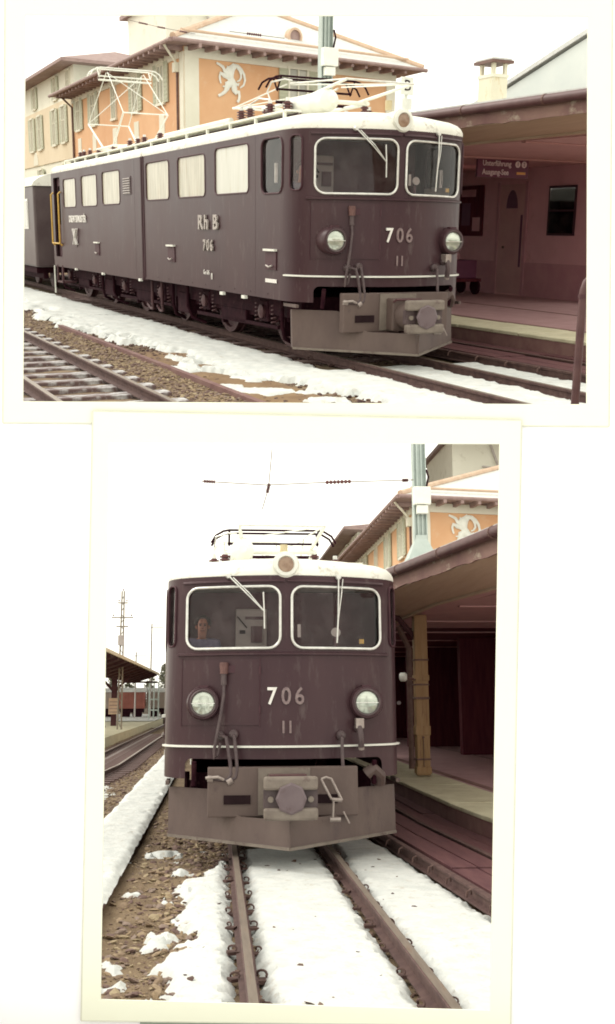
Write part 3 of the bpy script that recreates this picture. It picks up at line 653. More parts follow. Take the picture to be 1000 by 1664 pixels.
def build_driver():
    hx, hy = -.93, .70
    t = thing('person', 'driver in a blue work shirt looking out through the locomotive windscreen in the lower print', 'person', (hx, hy, 1.05))
    off = BASE[t.name]
    c = {'pelvis': ((hx,hy+.22,1.58),(.15,.12),None), 'belly': ((hx,hy+.18,1.75),(.15,.11),'pelvis'), 'chest': ((hx,hy+.12,1.98),(.17,.12),'belly'), 'collar': ((hx,hy+.09,2.16),(.10,.08),'chest'),
         'neck': ((hx+.005,hy+.05,2.22),.055,'collar'), 'jaw': ((hx+.01,hy+.01,2.30),(.062,.068),'neck'), 'face': ((hx+.012,hy-.005,2.385),(.074,.088),'jaw'), 'skull': ((hx+.012,hy+.015,2.46),(.07,.082),'face'), 'crown': ((hx+.012,hy+.02,2.505),(.04,.045),'skull')}
    for s, n in ((-1,'l'),(1,'r')):
        c['sh'+n] = ((hx+s*.18,hy+.10,2.14),.075,'collar'); c['el'+n] = ((hx+s*.24,hy-.02,1.86),.05,'sh'+n); c['wr'+n] = ((hx+s*.15,hy-.26,1.98),.034,'el'+n)
        c['palm'+n] = ((hx+s*.13,hy-.33,2.09-.01),(.04,.022),'wr'+n)
        c['hip'+n] = ((hx+s*.10,hy+.16,1.52),.10,'pelvis'); c['kn'+n] = ((hx+s*.13,hy-.18,1.55),.075,'hip'+n); c['an'+n] = ((hx+s*.13,hy-.16,1.16),.05,'kn'+n); c['toe'+n] = ((hx+s*.13,hy-.33,1.09),.04,'an'+n)
    me = skin_mesh('body', c, off)
    body = link('body', me, SKIN, t, off, True)
    # face: nose, brows, ears, eyes and mouth on the head
    face = MB()
    face.tube([(hx+.012,hy-.092,2.405),(hx+.012,hy-.112,2.365),(hx+.012,hy-.09,2.352)], [.009,.016,.010], 8)
    for s in (-1, 1):
        face.tube([(hx+.012+s*.078,hy+.02,2.36),(hx+.012+s*.086,hy+.03,2.385),(hx+.012+s*.08,hy+.035,2.41)], [.010,.016,.008], 8)
        for k in range(4): face.tube([(hx+s*(.13-.012*k+.02),hy-.35,2.08),(hx+s*(.13-.012*k+.02),hy-.39-.006*(k%3),2.09),(hx+s*(.13-.012*k+.02),hy-.40,2.065)], .009, 6)
        face.tube([(hx+s*.10,hy-.32,2.085),(hx+s*.075,hy-.35,2.09),(hx+s*.07,hy-.37,2.08)], .010, 6)
    face.build('face_and_fingers', SKIN, t, True)
    eyes = MB()
    for s in (-1, 1):
        eyes.tube([(hx+.012+s*.018,hy-.083,2.398),(hx+.012+s*.045,hy-.076,2.397)], .007, 6)
        eyes.tube([(hx+.012+s*.012,hy-.086,2.418),(hx+.012+s*.052,hy-.076,2.418)], .006, 6)
    eyes.tube([(hx-.015,hy-.082,2.328),(hx+.012,hy-.088,2.326),(hx+.04,hy-.082,2.328)], .004, 6)
    eyes.build('eyes', HAIR, t)
    hr = MB()
    for i in range(13):
        a = math.pi*i/12
        hr.tube([(hx+.012+.082*math.cos(a),hy-.035+.03*abs(math.cos(a)),2.455+.05*math.sin(a)),(hx+.012+.088*math.cos(a),hy+.03,2.44+.078*math.sin(a)),(hx+.012+.07*math.cos(a),hy+.09,2.40+.07*math.sin(a))], [.016,.03,.026], 8)
    hr.build('hair', HAIR, t, True)
    sh = {'pelvis': ((hx,hy+.22,1.58),(.165,.135),None), 'belly': ((hx,hy+.18,1.75),(.165,.125),'pelvis'), 'chest': ((hx,hy+.12,1.98),(.185,.135),'belly'), 'collar': ((hx,hy+.08,2.17),(.115,.095),'chest'), 'neck': ((hx,hy+.065,2.225),.072,'collar')}
    for s, n in ((-1,'l'),(1,'r')):
        sh['sh'+n] = ((hx+s*.185,hy+.08,2.16),.095,'collar'); sh['el'+n] = ((hx+s*.24,hy-.02,1.86),.064,'sh'+n); sh['wr'+n] = ((hx+s*.165,hy-.22,1.96),.046,'el'+n)
    link('shirt', skin_mesh('shirt', sh, off), SHIRT, t, off, True)
    s2 = thing('driver_seat', 'dark padded seat under the driver inside the cab in the lower print', 'seat', (hx, hy+.2, 1.05))
    MB().box(hx-.24,hx+.24,hy-.02,hy+.42,1.36,1.46).build('seat', BLACK, s2, bevel=.03); MB().box(hx-.22,hx+.22,hy+.36,hy+.44,1.46,1.95).build('backrest', BLACK, s2, bevel=.03)
    MB().tube([(hx,hy+.2,1.05),(hx,hy+.2,1.36)], .05).build('pedestal', UNDER, s2)
    return t, s2
driver, dseat = build_driver()
BASE[driver.name] = Vector((-.93, .70, 1.05))
driver.matrix_world = Matrix.Translation((-.93, .66, 1.275)) @ Matrix.Scale(.88, 4)

# ------------------------------------------------------------------ station canopy, station building, sign, chimney (both views)
def build_canopy():
    t = thing('station_canopy', 'long platform canopy with dark gutter and ochre timber posts in the lower print', 'canopy', (5, 8, .25))
    y0, y1 = -2.3, 26.8
    ex = lambda y: -.35 + max(0, 4.6 - y)*.174                 # the front edge swings away from the track at the near end
    ez = lambda y: max(0, 4.6 - y)*.013
    def run(prof, name, m, z=0.0, ya=y0, yb=y1, smooth=False, ends=True):
        return MB().loops([[(x + ex(y), y, zz + ez(y)) for x, zz in prof] for y in (ya, 4.6, yb)], ends, ends).build(name, m, t, smooth)
    run([(2.02,3.40),(2.02,3.49),(4.2,3.70),(4.2,3.61)], 'roof', GUTTER)
    MB().prism([(4.9,1.9,3.68),(4.9,1.9,3.772),(9.3,1.9,4.18),(9.3,1.9,4.05)], (0,y1-1.9,0)).build('roof', GUTTER, t)
    MB().loops([[(2.0+ex(y),y,3.492+ez(y)),(2.0+ex(y),y,3.53+ez(y)+.008*noise.noise(Vector((y,2,1)))),(4.2+ex(y),y,3.76+ez(y)+.01*noise.noise(Vector((y,5,1)))),(4.2+ex(y),y,3.702+ez(y))] for y in [y0+.01+.4*i for i in range(int((4.6-y0)/.4))] + [4.6+.6*i for i in range(36)]]).build('roof_snow', SNOW, t, True)
    MB().prism([(4.95,1.95,3.775),(4.95,1.95,3.83),(9.25,1.95,4.24),(9.25,1.95,4.185)], (0,y1-2,0)).build('roof_snow', SNOW, t)
    run([(1.955+.07*math.cos(k*math.pi/6), 3.43+.07*math.sin(k*math.pi/6)) for k in range(12)], 'gutter', GUTTER, smooth=True)
    y = y0 + .6
    while y < y1:
        MB().tube([(1.955+ex(y),y-.015,3.43+ez(y)),(1.955+ex(y),y+.015,3.43+ez(y))], .077, 12).build('gutter_bracket', IRON, t); y += 1.6
    fa = []; n_ = 70
    for i in range(n_+1):
        y = y0 + (9-y0)*i/n_; lo_ = 3.20 + ez(y) + .03*noise.noise(Vector((y*2.1,0,7))) + .02*noise.noise(Vector((y*6,0,3)))
        fa.append([(2.03+ex(y),y,3.42+ez(y)),(2.03+ex(y),y,lo_),(2.06+ex(y),y,lo_),(2.06+ex(y),y,3.42+ez(y))])
    MB().loops(fa).build('fascia', FASCIA, t)
    xs = (2.07, 2.31, 2.55, 2.79, 3.02)
    for a_, b_ in zip(xs, xs[1:]):
        za, zb = 3.20 - .11*(a_-2.07), 3.20 - .11*(b_-2.07)
        run([(a_+.002,za),(b_-.002,zb),(b_-.002,zb+.025),(a_+.002,za+.025)], 'soffit_board', SOFFIT)
    run([(3.03,3.06),(3.09,3.06),(3.09,3.13),(3.03,3.13)], 'ceiling_batten', SOFFIT)
    run([(3.10,3.14),(3.6,3.14),(3.6,3.2),(3.10,3.2)], 'ceiling', CEIL)
    MB().loops([[(3.604+ex(y),y,3.141),(4.9,y,3.141),(4.9,y,3.2),(3.604+ex(y),y,3.2)] for y in (y0, 4.6, 11.0)]).build('ceiling', CEIL, t)
    MB().box(4.904, 8.3, 1.9, 11.0, 3.142, 3.2).build('ceiling', CEIL, t); MB().box(3.26, 8.3, 11.004, y1, 3.14, 3.2).build('ceiling', DARKWOOD_SHADE, t)  # far ceiling piece darker, with the canopy shade put into its colour
    run([(2.86,3.13),(3.02,3.13),(3.02,3.33),(2.86,3.33)], 'beam', DARKWOOD_SHADE)
    y = y0 + 1
    while y < y1: MB().box(3.3 + max(0, 4.6-y)*.174, 8.2 if y > 2 else 4.85, y-.06, y+.06, 3.115, 3.138).build('ceiling_rib', CEIL, t); y += 3.4
    for y in (7.2, 15.4, 23.6):
        p = MB().box(2.83, 3.07, y-.11, y+.11, .27, 3.12).build('post', POSTW, t, bevel=.015)
        for z, hh in ((2.30,.03),(1.98,.10),(1.86,.03),(1.62,.04),(1.05,.16),(.55,.03),(.36,.12)):
            MB().box(2.815, 3.085, y-.125, y+.125, z-hh/2, z+hh/2).build('post_band', POSTW if hh > .05 else IRON, p, bevel=.006)
        MB().box(2.946, 2.954, y-.128, y-.11, .42, .95).build('post_groove', IRON, p)
        MB().lathe([(.018,0),(.018,.02)], (2.95, y-.11, .93), (0,-1,0), 10).build('post_bolt', IRON, p)
        MB().tube([(2.95,y,2.6),(2.5,y,3.12)], .05, 8).build('bracket', BROWNWOOD, t)
    return t
canopy = build_canopy()
def build_station():
    t = thing('station_building', 'low dim station building wall with door under the canopy in the lower print', 'building', (9, 8, .2))
    MB().box(8.3, 9.2, 5.2, 12.2, 1.02, 4.0).build('wall', SWALL, t)
    MB().box(8.27, 9.2, 5.2, 7.98, .1, 1.02).build('plinth', SPLINTH, t); MB().box(8.27, 9.2, 9.02, 12.2, .1, 1.02).build('plinth', SPLINTH, t)
    MB().box(8.262, 8.29, 7.9, 8.0, .25, 2.85).build('door_jamb', SPLINTH, t); MB().box(8.262, 8.29, 9.0, 9.1, .25, 2.85).build('door_jamb', SPLINTH, t)
    d = MB().box(8.274, 8.294, 8.0, 9.0, .25, 2.8).build('door', CEIL, t)
    MB().prism([(8.268, 8.5+.22*math.cos(a*math.pi/12), 2.25+.42*math.sin(a*math.pi/12)) for a in range(13)], (.01,0,0)).build('door_window', SIGNB, d)
    MB().box(8.262, 8.272, 8.06, 8.13, .9, 2.1).build('door_slot', SIGNB, d); MB().lathe([(.03,0),(.03,.03)], (8.27,8.75,1.35), (-1,0,0), 10).build('door_handle', IRON, d)
    w = MB().box(8.275, 8.298, 6.2, 7.15, 1.64, 2.72).build('window', PAINT_DARK, t); MB().box(8.270, 8.274, 6.25, 7.1, 1.69, 2.16).build('pane', GLASS_DARK, w); MB().box(8.270, 8.274, 6.25, 7.1, 2.2, 2.67).build('pane', GLASS_DARK, w)
    nb = MB().box(8.26, 8.296, 9.68, 10.7, 1.6, 2.82).build('notice_board', DARKWOOD_SHADE, t)
    MB().box(8.25, 8.258, 9.78, 10.1, 1.72, 2.05).build('notice', SWALL, nb); MB().box(8.25, 8.258, 10.0, 10.62, 2.55, 2.72).build('notice', SPLINTH, nb); MB().box(8.25, 8.258, 10.2, 10.58, 1.85, 2.4).build('notice', SIGNB, nb)
    y = 12.2
    while y < 26.7:
        MB().box(8.28+.012*((int(y*10))%3), 9.0, y, y+.39, .2, 3.9).build('shade_plank', DARKWOOD_SHADE, t); y += .4  # planks added dark, the shade under the canopy put into their colour
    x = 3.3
    while x < 8.2: MB().box(x, x+.39, 26.5+.01*((int(x*10))%3), 26.8, .2, 3.13).build('shade_plank', DARKWOOD_SHADE, t); x += .4
    MB().box(5.4, 8.26, 14.5, 14.8, .2, 3.13).build('shade_partition', DARKWOOD_SHADE, t)  # partitions coloured as the deep shade under the canopy
    MB().box(4.9, 8.2, 19.2, 19.5, .2, 3.13).build('shade_partition', DARKWOOD_SHADE, t)
    for x, y, z, m in ((4.6,19.1,1.5,SIGNW),(6.8,14.4,1.7,REDWAG)): MB().lathe([(.06,0),(.06,.05)], (x,y,z), (0,-1,0), 12).build('wall_lamp', m, t)
    return t
station = build_station()
def build_chimney():
    t = thing('chimney', 'weathered yellowish chimney with open capped top on the canopy roof in the lower print', 'chimney', (6.0, 6.3, 3.8))
    MB().box(5.76, 6.24, 5.98, 6.62, 3.7, 4.84).build('stack', BRICKC, t, bevel=.02)
    MB().box(5.74, 6.26, 5.96, 6.64, 4.78, 4.845).build('stack_rim', QUOIN, t)
    for x in (5.82, 6.18):
        for y in (6.04, 6.56): MB().box(x-.045, x+.045, y-.045, y+.045, 4.84, 5.06).build('cap_leg', BRICKC, t)
    MB().box(5.66, 6.34, 5.88, 6.72, 5.06, 5.12).build('cap_slab', IRON, t); MB().box(5.7, 6.3, 5.92, 6.68, 5.12, 5.16).build('cap_snow', SNOW, t)
    return t
chimney = build_chimney(); chimney.matrix_world = chimney.matrix_world @ Matrix.Diagonal((.78,.78,.95,1))
def build_mast():
    t = thing('catenary_mast', 'grey steel catenary mast with white box rising from canopy in the lower print', 'mast', (3.27, 8.5, 3.55))
    for s in (-1, 1):
        MB().box(3.27+s*.125-.012, 3.27+s*.125+.012, 8.42, 8.58, 3.5, 6.62).build('mast_flange', MAST, t)
        MB().box(3.27+s*.045-.015, 3.27+s*.045+.015, 8.45, 8.55, 3.5, 6.6).build('mast_channel', MAST, t)
    MB().box(3.15, 3.39, 8.49, 8.51, 3.5, 6.6).build('mast_web', MAST, t)
    MB().box(3.12, 3.46, 8.26, 8.42, 5.02, 5.38).build('switch_box', WHITE, t, bevel=.015); MB().box(3.18, 3.40, 8.28, 8.42, 4.84, 5.0).build('name_board', WHITE, t)
    MB().lathe([(.42,0),(.38,.06),(.16,.42),(.15,.5)], (3.27,8.5,3.92), (0,0,1), 4).build('flashing', MAST, t)
    MB().tube([(3.40,8.4,5.38),(3.44,8.38,5.6),(3.41,8.4,5.75)], .02).build('cable', UNDER, t)
    return t
mast = build_mast()

# ------------------------------------------------------------------ buildings behind (both views)
E10 = Vector((math.cos(R(10)), math.sin(R(10)), 0)); N10 = Vector((E10.y, -E10.x, 0))
def window(root, o, r, n, s0, z0, w, h, shut=.48, leafs=True):
    """window at o + r*s0 on a wall whose outward normal is n; z0 its sill"""
    o, r, n = Vector(o), Vector(r), Vector(n); u = Vector((0,0,1)); m3 = Matrix((r, n, u)).transposed()
    c = o + r*s0
    f = MB()
    for dz, hh, ww in ((z0-.05,.1,w+.2),(z0+h+.05,.1,w+.2)): f.obox(Vector((c.x,c.y,dz)) + n*.05, (ww,.12,hh), m3)
    for k in (-1, 0, 1): f.obox(Vector((c.x,c.y,z0+h/2)) + r*k*(w/2) + n*.04, (.09 if k else .06,.08,h), m3)
    f.obox(Vector((c.x,c.y,z0+h*.62)) + n*.035, (w,.05,.05), m3)
    wo_ = f.build('window', QUOIN, root)
    for k in (-1, 1): MB().obox(Vector((c.x,c.y,z0+h/2)) + r*k*(w/4) + n*.012, (w/2-.06,.014,h), m3).build('pane', PANE, wo_)
    if leafs:
        for k in (-1, 1):
            sh = MB().obox(Vector((c.x,c.y,z0+h/2)) + r*k*(w/2+shut/2+.06) + n*.05, (shut,.05,h+.06), m3)
            for q in range(9): sh.obox(Vector((c.x,c.y,z0+h*(q+.6)/9.2)) + r*k*(w/2+shut/2+.06) + n*.08, (shut-.1,.02,.05), m3)
            sh.build('shutter', SHUTTER, wo_)
    return wo_
def build_house():
    t = thing('plaster_house', 'orange plastered house with white ibex emblem and snowy roof in the lower print', 'house', (12, 37, 0))
    C0 = Vector((7,28.3,0)); C1 = C0 + E10*10.6; C2 = C1 + Vector((0,17.2,0)); C3 = Vector((7,46.7,0))
    MB().prism([Vector((p.x,p.y,-3)) for p in (C0,C1,C2,C3)], (0,0,11.5)).build('wall', ORANGE, t)
    m3 = Matrix((E10, -N10, Vector((0,0,1)))).transposed()
    for s, w in ((.31,.62),(10.34,.5)): MB().obox(C0 + E10*s + N10*.03 + Vector((0,0,3.0)), (w,.06,10.9), m3).build('corner_pilaster', QUOIN, t)
    MB().box(6.95, 7.0, 28.32, 28.75, -2.5, 8.3).build('corner_pilaster', QUOIN, t)
    MB().obox(C0 + E10*5.3 + N10*.04 + Vector((0,0,8.28)), (10.6,.08,.36), m3).build('frieze', QUOIN, t)
    MB().box(6.94, 7.0, 28.8, 46.7, 8.1, 8.45).build('frieze', QUOIN, t)
    # left facade windows
    o, r, n = (7,0,0), (0,1,0), (-1,0,0)
    for y, w in ((31.15,.85),(34.8,.85),(38.35,.75),(42.2,.9),(45.3,.8)):
        window(t, o, r, n, y, 6.68, w, 1.5, leafs=(w > .76)); window(t, o, r, n, y, 3.75, w, 1.5)
        MB().box(6.975, 7.0, y-.35, y+.35, 5.45, 6.25).build('painted_panel', QUOIN, t)
    MB().tube([(6.93,28.95,-2),(6.93,28.95,7.7)], .05).build('downpipe', IRON, t); hp = MB().box(6.78, 6.98, 28.8, 29.1, 7.6, 7.95).build('hopper', QUOIN, t)
    MB().tube([(6.93,28.95,7.9),(6.3,28.4,8.4),(6.15,28.2,8.5)], .05).build('downpipe', QUOIN, t)
    MB().tube([(6.93,46.5,-2),(6.93,46.5,7.9),(6.2,46.3,8.5)], .06).build('downpipe', IRON, t)
    window(t, C0, E10, N10, 5.35, 6.75, .95, 1.35, .42); window(t, C0, E10, N10, 8.6, 3.6, .9, 1.4); window(t, C0, E10, N10, 2.6, 3.6, .9, 1.4)
    # emblem: a rearing ibex in white relief
    S = 1.30/1000*1.42; ex = C0 + E10*1.42
    def P(u, v, d=.0): return ex + E10*((u-130)*S) + N10*(.05+d) + Vector((0,0,8.02 - (v-240)*S*.93))
    limbs = [([(590,260),(520,330),(470,450),(480,560),(530,640),(580,720)],[62,78,92,80,80,72]),
        ([(560,300),(470,330),(400,355),(370,370)],[55,52,38,22]), ([(430,470),(330,400),(290,320),(210,280),(130,250)],[55,40,34,28,24]),
        ([(430,530),(310,500),(225,460),(205,540),(215,610),(238,680)],[55,50,38,26,24,20]),
        ([(580,260),(670,270),(760,340),(820,440),(845,560),(810,670),(720,740)],[36,36,34,32,28,24,15]), ([(630,290),(700,350),(740,430),(745,510),(700,580),(635,608)],[26,28,28,26,20,12]),
        ([(490,660),(400,700),(385,780),(330,860),(250,915),(170,955)],[70,80,60,38,34,28]), ([(560,700),(580,800),(620,850),(690,830),(700,920),(690,1000),(650,1060)],[70,72,55,40,32,34,32]),
        ([(610,660),(680,680),(690,630)],[34,26,14]), ([(420,320),(385,285)],[16,8]), ([(340,740),(280,742)],[20,10])]
    em = MB()
    for i, (pts, rad) in enumerate(limbs):
        o_ = len(em.v); em.tube([P(*q) for q in pts], [x*S for x in rad], 8)
        for k in range(o_, len(em.v)):                                 # flattened into a shallow relief
            d = (em.v[k] - C0).dot(N10); em.v[k] -= N10*(d - (.05 + (d-.05)*.35))
    em.build('ibex_emblem', WHITE, t, True)
    # roof: hipped, eaves of dark wood, snow on top
    ov = .95; e0 = C0 + N10*ov - Vector((ov,0,0)); e1 = C1 + N10*ov + E10*ov; e2 = C2 + Vector((ov,ov,0)); e3 = C3 + Vector((-ov,ov,0))
    ez = 8.5; ra, rb = Vector((12.75,35.2,11.55)), Vector((12.75,40.5,11.55))
    E_ = [Vector((p.x,p.y,ez)) for p in (e0,e1,e2,e3)]
    ctr = (E_[0]+E_[2])/2
    MB().loops([[p for p in E_], [p + Vector((0,0,.10)) for p in E_]]).build('eaves', EAVE, t)
    q = [Vector((p.x,p.y,ez+.13)) + (ctr-p).normalized()*.12*Vector((1,1,0)).length for p in (e0,e1,e2,e3)]
    q = [Vector((p.x,p.y,ez+.13)) for p in q]
    MB().add(q + [ra, rb], [(0,1,4),(1,2,5,4),(2,3,5),(3,0,4,5),(3,2,1,0)]).build('snow_covered_roof', SNOW, t)
    for a, b in ((q[0],ra),(q[1],ra),(ra,rb)): MB().tube([a+Vector((0,0,.04)), b+Vector((0,0,.04))], .13, 8).build('ridge_tiles', RIDGE, t)
    g0, g1 = E_[0]+Vector((0,0,.03)), E_[1]+Vector((0,0,.03))
    MB().tube([g0+N10*.06, g1+N10*.06], .085, 8).build('gutter', EAVE, t); MB().tube([E_[3]-Vector((.06,0,-.03)), E_[0]-Vector((.06,0,-.03))], .085, 8).build('gutter', EAVE, t)
    u0 = q[0].lerp(ra,.085)+Vector((0,0,.16)); u1 = q[1].lerp(ra,.085)+Vector((0,0,.16)); MB().tube([u0,u1], .055, 8).build('snow_guard_pole', RIDGE, t)
    for i in range(15): MB().obox(C0 + E10*(.2+.73*i) + N10*.45 + Vector((0,0,8.41)), (.13,.95,.17), m3).build('rafter', EAVE, t)
    for i in range(26): MB().box(6.1, 7.0, 28.5+.72*i-.07, 28.5+.72*i+.07, 8.33, 8.495).build('rafter', EAVE, t)
    dc = q[0].lerp(q[1], .52).lerp(ra, .30)
    dm = MB().lathe([(.36,-.25),(.36,.05),(.27,.06),(.26,-.2)], dc + N10*.10 + Vector((0,0,.08)), N10, 24).build('round_dormer', RIDGE, t)
    MB().lathe([(.27,0),(.27,.02)], dc + N10*.06 + Vector((0,0,.08)), N10, 20).build('dormer_pane', EAVE, dm)
    return t
house = build_house()
def build_house2():
    t = thing('cream_house', 'cream plastered house with dark hipped roof behind the orange house in the lower print', 'house', (12, 54, 0))
    MB().prism([(7.25,47.2,-3),(15,48.4,-3),(15,63,-3),(7.25,62.5,-3)], (0,0,13.2)).build('wall', PALEPL, t)
    MB().box(7.18, 7.25, 47.6, 62.4, 5.4, 8.6).build('painted_storey', CREAMPL, t)
    o, r, n = (7.25,0,0), (0,1,0), (-1,0,0)
    for y in (48.5, 51.7, 57.6): window(t, o, r, n, y, 8.85, .75, 1.15, .4, leafs=(y > 49))
    o = (7.18,0,0)
    for y in (49.6, 52.0, 56.1, 58.5): window(t, o, r, n, y, 6.35, .8, 1.9, .5)
    for y in (50.5, 56.3): window(t, o, r, n, y, 3.6, .8, 1.5, .5)
    MB().prism([(7.16, 57.8+.7*math.cos(a*math.pi/10), 5.45+.8*math.sin(a*math.pi/10)) for a in range(11)], (.08,0,0)).build('arch', QUOIN, t)
    ez = 10.2; E_ = [Vector((6.35,46.1,ez)), Vector((15.9,47.5,ez)), Vector((15.9,63.8,ez)), Vector((6.35,63.4,ez))]
    MB().loops([E_, [p+Vector((0,0,.16)) for p in E_]]).build('eaves', EAVE, t)
    q = [p+Vector((0,0,.162)) for p in E_]; ra, rb = Vector((11.2,53,11.9)), Vector((11.2,57,11.9))
    MB().add(q+[ra,rb], [(0,1,4),(1,2,5,4),(2,3,5),(3,0,4,5),(3,2,1,0)]).build('roof', EAVE, t)
    return t
house2 = build_house2()
def build_tower(top, label, x0=14.1):
    t = thing('tall_house', label, 'house', (15.5, 55, 0))
    MB().prism([(x0,52,-3),(x0+7.5,53.4,-3),(x0+7.5,60,-3),(x0,60,-3)], (0,0,top+3)).build('wall', PALEPL, t)
    MB().bar((x0+2.6,52.3,top-.4),(x0+3.6,52.5,top-3.3), .12, .12).build('downpipe', CABPALE, t)
    MB().bar((x0+2.0,52.2,top-1.9),(x0+3.9,52.6,top-2.0), .09, .09).build('wall_bracket', CABPALE, t); MB().box(x0+2.1,x0+2.22,52.0,52.2,top-3.0,top-2.3).build('insulator', EAVE, t)
    MB().prism([(x0-.3,51.8,top-.1),(x0+.5,51.8,top+.2),(x0+8,53.2,top+.2),(x0+8,61,top+.2),(x0-.3,61,top-.1)], (0,0,.25)).build('roof', EAVE, t)
    return t
tower = build_tower(18.15, 'tall pale house rising behind the ridge of the orange house in the lower print')

# ------------------------------------------------------------------ the ground of each view
def fbm(x, y, s, o=4): return noise.fractal(Vector((x*s, y*s, 1.7)), 1.0, 2.0, o)
def snow_sheet(name, label, x0, x1, y0, y1, step, height, parent=None, ystep=None):
    ys = ystep or step; nx, ny = int((x1-x0)/step), int((y1-y0)/ys); vs = {}; V = []; F_ = []
    H = [[height(x0+i*step, y0+j*ys) for i in range(nx+1)] for j in range(ny+1)]
    for j in range(ny):
        for i in range(nx):
            c = ((i,j),(i+1,j),(i+1,j+1),(i,j+1))
            if max(H[b][a][1] for a, b in c) <= 0: continue
            f = []
            for a, b in c:
                if (a,b) not in vs: vs[(a,b)] = len(V); V.append((x0+a*step, y0+b*ys, H[b][a][0]))
                f.append(vs[(a,b)])
            F_.append(tuple(f))
    o = MB().add(V, F_).build(name, SNOW, parent, True, base=(0,0,0))
    if parent is None: tag(o, label, 'snow', kind='stuff')
    return o
def stones(name, label, n, sampler, smin, smax, m, zfn, flat=.4, seed=1):
    rnd = random.Random(seed); mb = MB()
    t_ = (1+5**.5)/2; ico = [(-1,t_,0),(1,t_,0),(-1,-t_,0),(1,-t_,0),(0,-1,t_),(0,1,t_),(0,-1,-t_),(0,1,-t_),(t_,0,-1),(t_,0,1),(-t_,0,-1),(-t_,0,1)]
    fa = [(0,11,5),(0,5,1),(0,1,7),(0,7,10),(0,10,11),(1,5,9),(5,11,4),(11,10,2),(10,7,6),(7,1,8),(3,9,4),(3,4,2),(3,2,6),(3,6,8),(3,8,9),(4,9,5),(2,4,11),(6,2,10),(8,6,7),(9,8,1)]
    V, F_ = [], []
    for _ in range(n):
        x, y = sampler(rnd); s = smin + (smax-smin)*rnd.random()**2.2; rx = Matrix.Rotation(rnd.uniform(-.5,.5),3,'X') @ Matrix.Rotation(rnd.uniform(-.5,.5),3,'Y') @ Matrix.Rotation(rnd.random()*6.3,3,'Z')
        k = (1, .5+.4*rnd.random(), flat*(.6+.7*rnd.random())); z = zfn(x, y)
        o = len(V)
        for p in ico:
            q = rx @ Vector((p[0]*k[0]*rnd.uniform(.75,1.15), p[1]*k[1]*rnd.uniform(.75,1.15), p[2]*k[2])) * (s/3.8)
            V.append((x+q.x, y+q.y, z+q.z+s*.08))
        F_ += [tuple(a+o for a in f) for f in fa]
    me = bpy.data.meshes.new(name); me.from_pydata([tuple(p) for p in V], [], F_); me.update()
    o = link(name, me, m, None, Vector((0,0,0))); return tag(o, label, 'gravel', kind='stuff')
def ground_sheet(x0, x1, y0, y1, step, zfn, poly=None, m=GROUND):
    nx, ny = int((x1-x0)/step), int((y1-y0)/step)
    mb = MB(); mb.loops([[(x0+(x1-x0)*i/nx, y0+(y1-y0)*j/ny, zfn(x0+(x1-x0)*i/nx, y0+(y1-y0)*j/ny)) for i in range(nx+1)] for j in range(ny+1)], False, False, False)
    return tag(mb.build('ground', m, None, True, base=(0,0,0)), kind='structure')
RAILP = [(-.062,-.125),(.062,-.125),(.062,-.115),(.012,-.1),(.010,-.035),(.033,-.028),(.035,-.006),(.028,0),(-.028,0),(-.035,-.006),(-.033,-.028),(-.010,-.035),(-.012,-.1),(-.062,-.115)]
def track(label, path, sleepers=None, clips=None, gauge=.53, sm=SLEEPER):
    """path: list of (x, y) along the centre line"""
    t = thing('railway_track', label, 'track', (path[0][0], path[0][1], -.15))
    for s in (-1, 1):
        lv = []; top = []
        for i, (x, y) in enumerate(path):
            a, b = path[max(0,i-1)], path[min(len(path)-1,i+1)]; d = Vector((b[0]-a[0], b[1]-a[1], 0)).normalized(); n = Vector((d.y,-d.x,0))
            c = Vector((x,y,0)) + n*s*gauge
            lv.append([c + n*px + Vector((0,0,pz)) for px, pz in RAILP]); top.append([c - n*.027 + Vector((0,0,.002)), c + n*.027 + Vector((0,0,.002))])
        r_ = MB().loops(lv).build('rail', RAIL_RUST, t)
        MB().loops(top, False, False, False).build('running_surface', RAIL_TOP, r_)
    if sleepers:
        y0, y1, sp, fx = sleepers; k = 0; proto = None; y = y0
        while y < y1:
            x = fx(y); 
            if proto is None:
                sp_mb = MB().box(-.95, .95, -.115, .115, -.20, -.118); proto = sp_mb.mesh('sleeper', Vector((0,0,0)))
            o = link('sleeper', proto, sm, t, BASE[t.name], bevel=.012); o.location = Vector((x, y, 0)) - BASE[t.name]; o.rotation_euler[2] = .01*((k*7)%5-2)
            y += sp; k += 1
    if clips:
        y0, y1, sp = clips; cm = None; y = y0; rnd = random.Random(4)
        while y < y1:
            for s in (-1, 1):
                for k in (-1, 1):
                    if cm is None:
                        mb = MB(); ring = [(.045*math.cos(a*math.pi/5), 0, .02+.032*math.sin(a*math.pi/5)) for a in range(-1,7)]
                        mb.tube([(p[0]*.6,p[1]+.008*i,p[2]*.62) for i, p in enumerate(ring)], .008, 6); mb.box(-.05,.035,-.04,.045,-.035,-.012)
                        cm = mb.mesh('rail_clip', Vector((0,0,0)))
                    o = link('rail_clip', cm, CLIP, t, BASE[t.name], True); o.location = Vector((s*gauge + k*.092, y+rnd.uniform(-.02,.02), -.085)) - BASE[t.name]; o.rotation_euler[2] = (0 if k > 0 else math.pi) + rnd.uniform(-.5,.5); o.location.z -= rnd.uniform(0,.03); q_ = rnd.uniform(.75,1.1); o.scale = (q_,q_,q_)
            y += sp
    return t
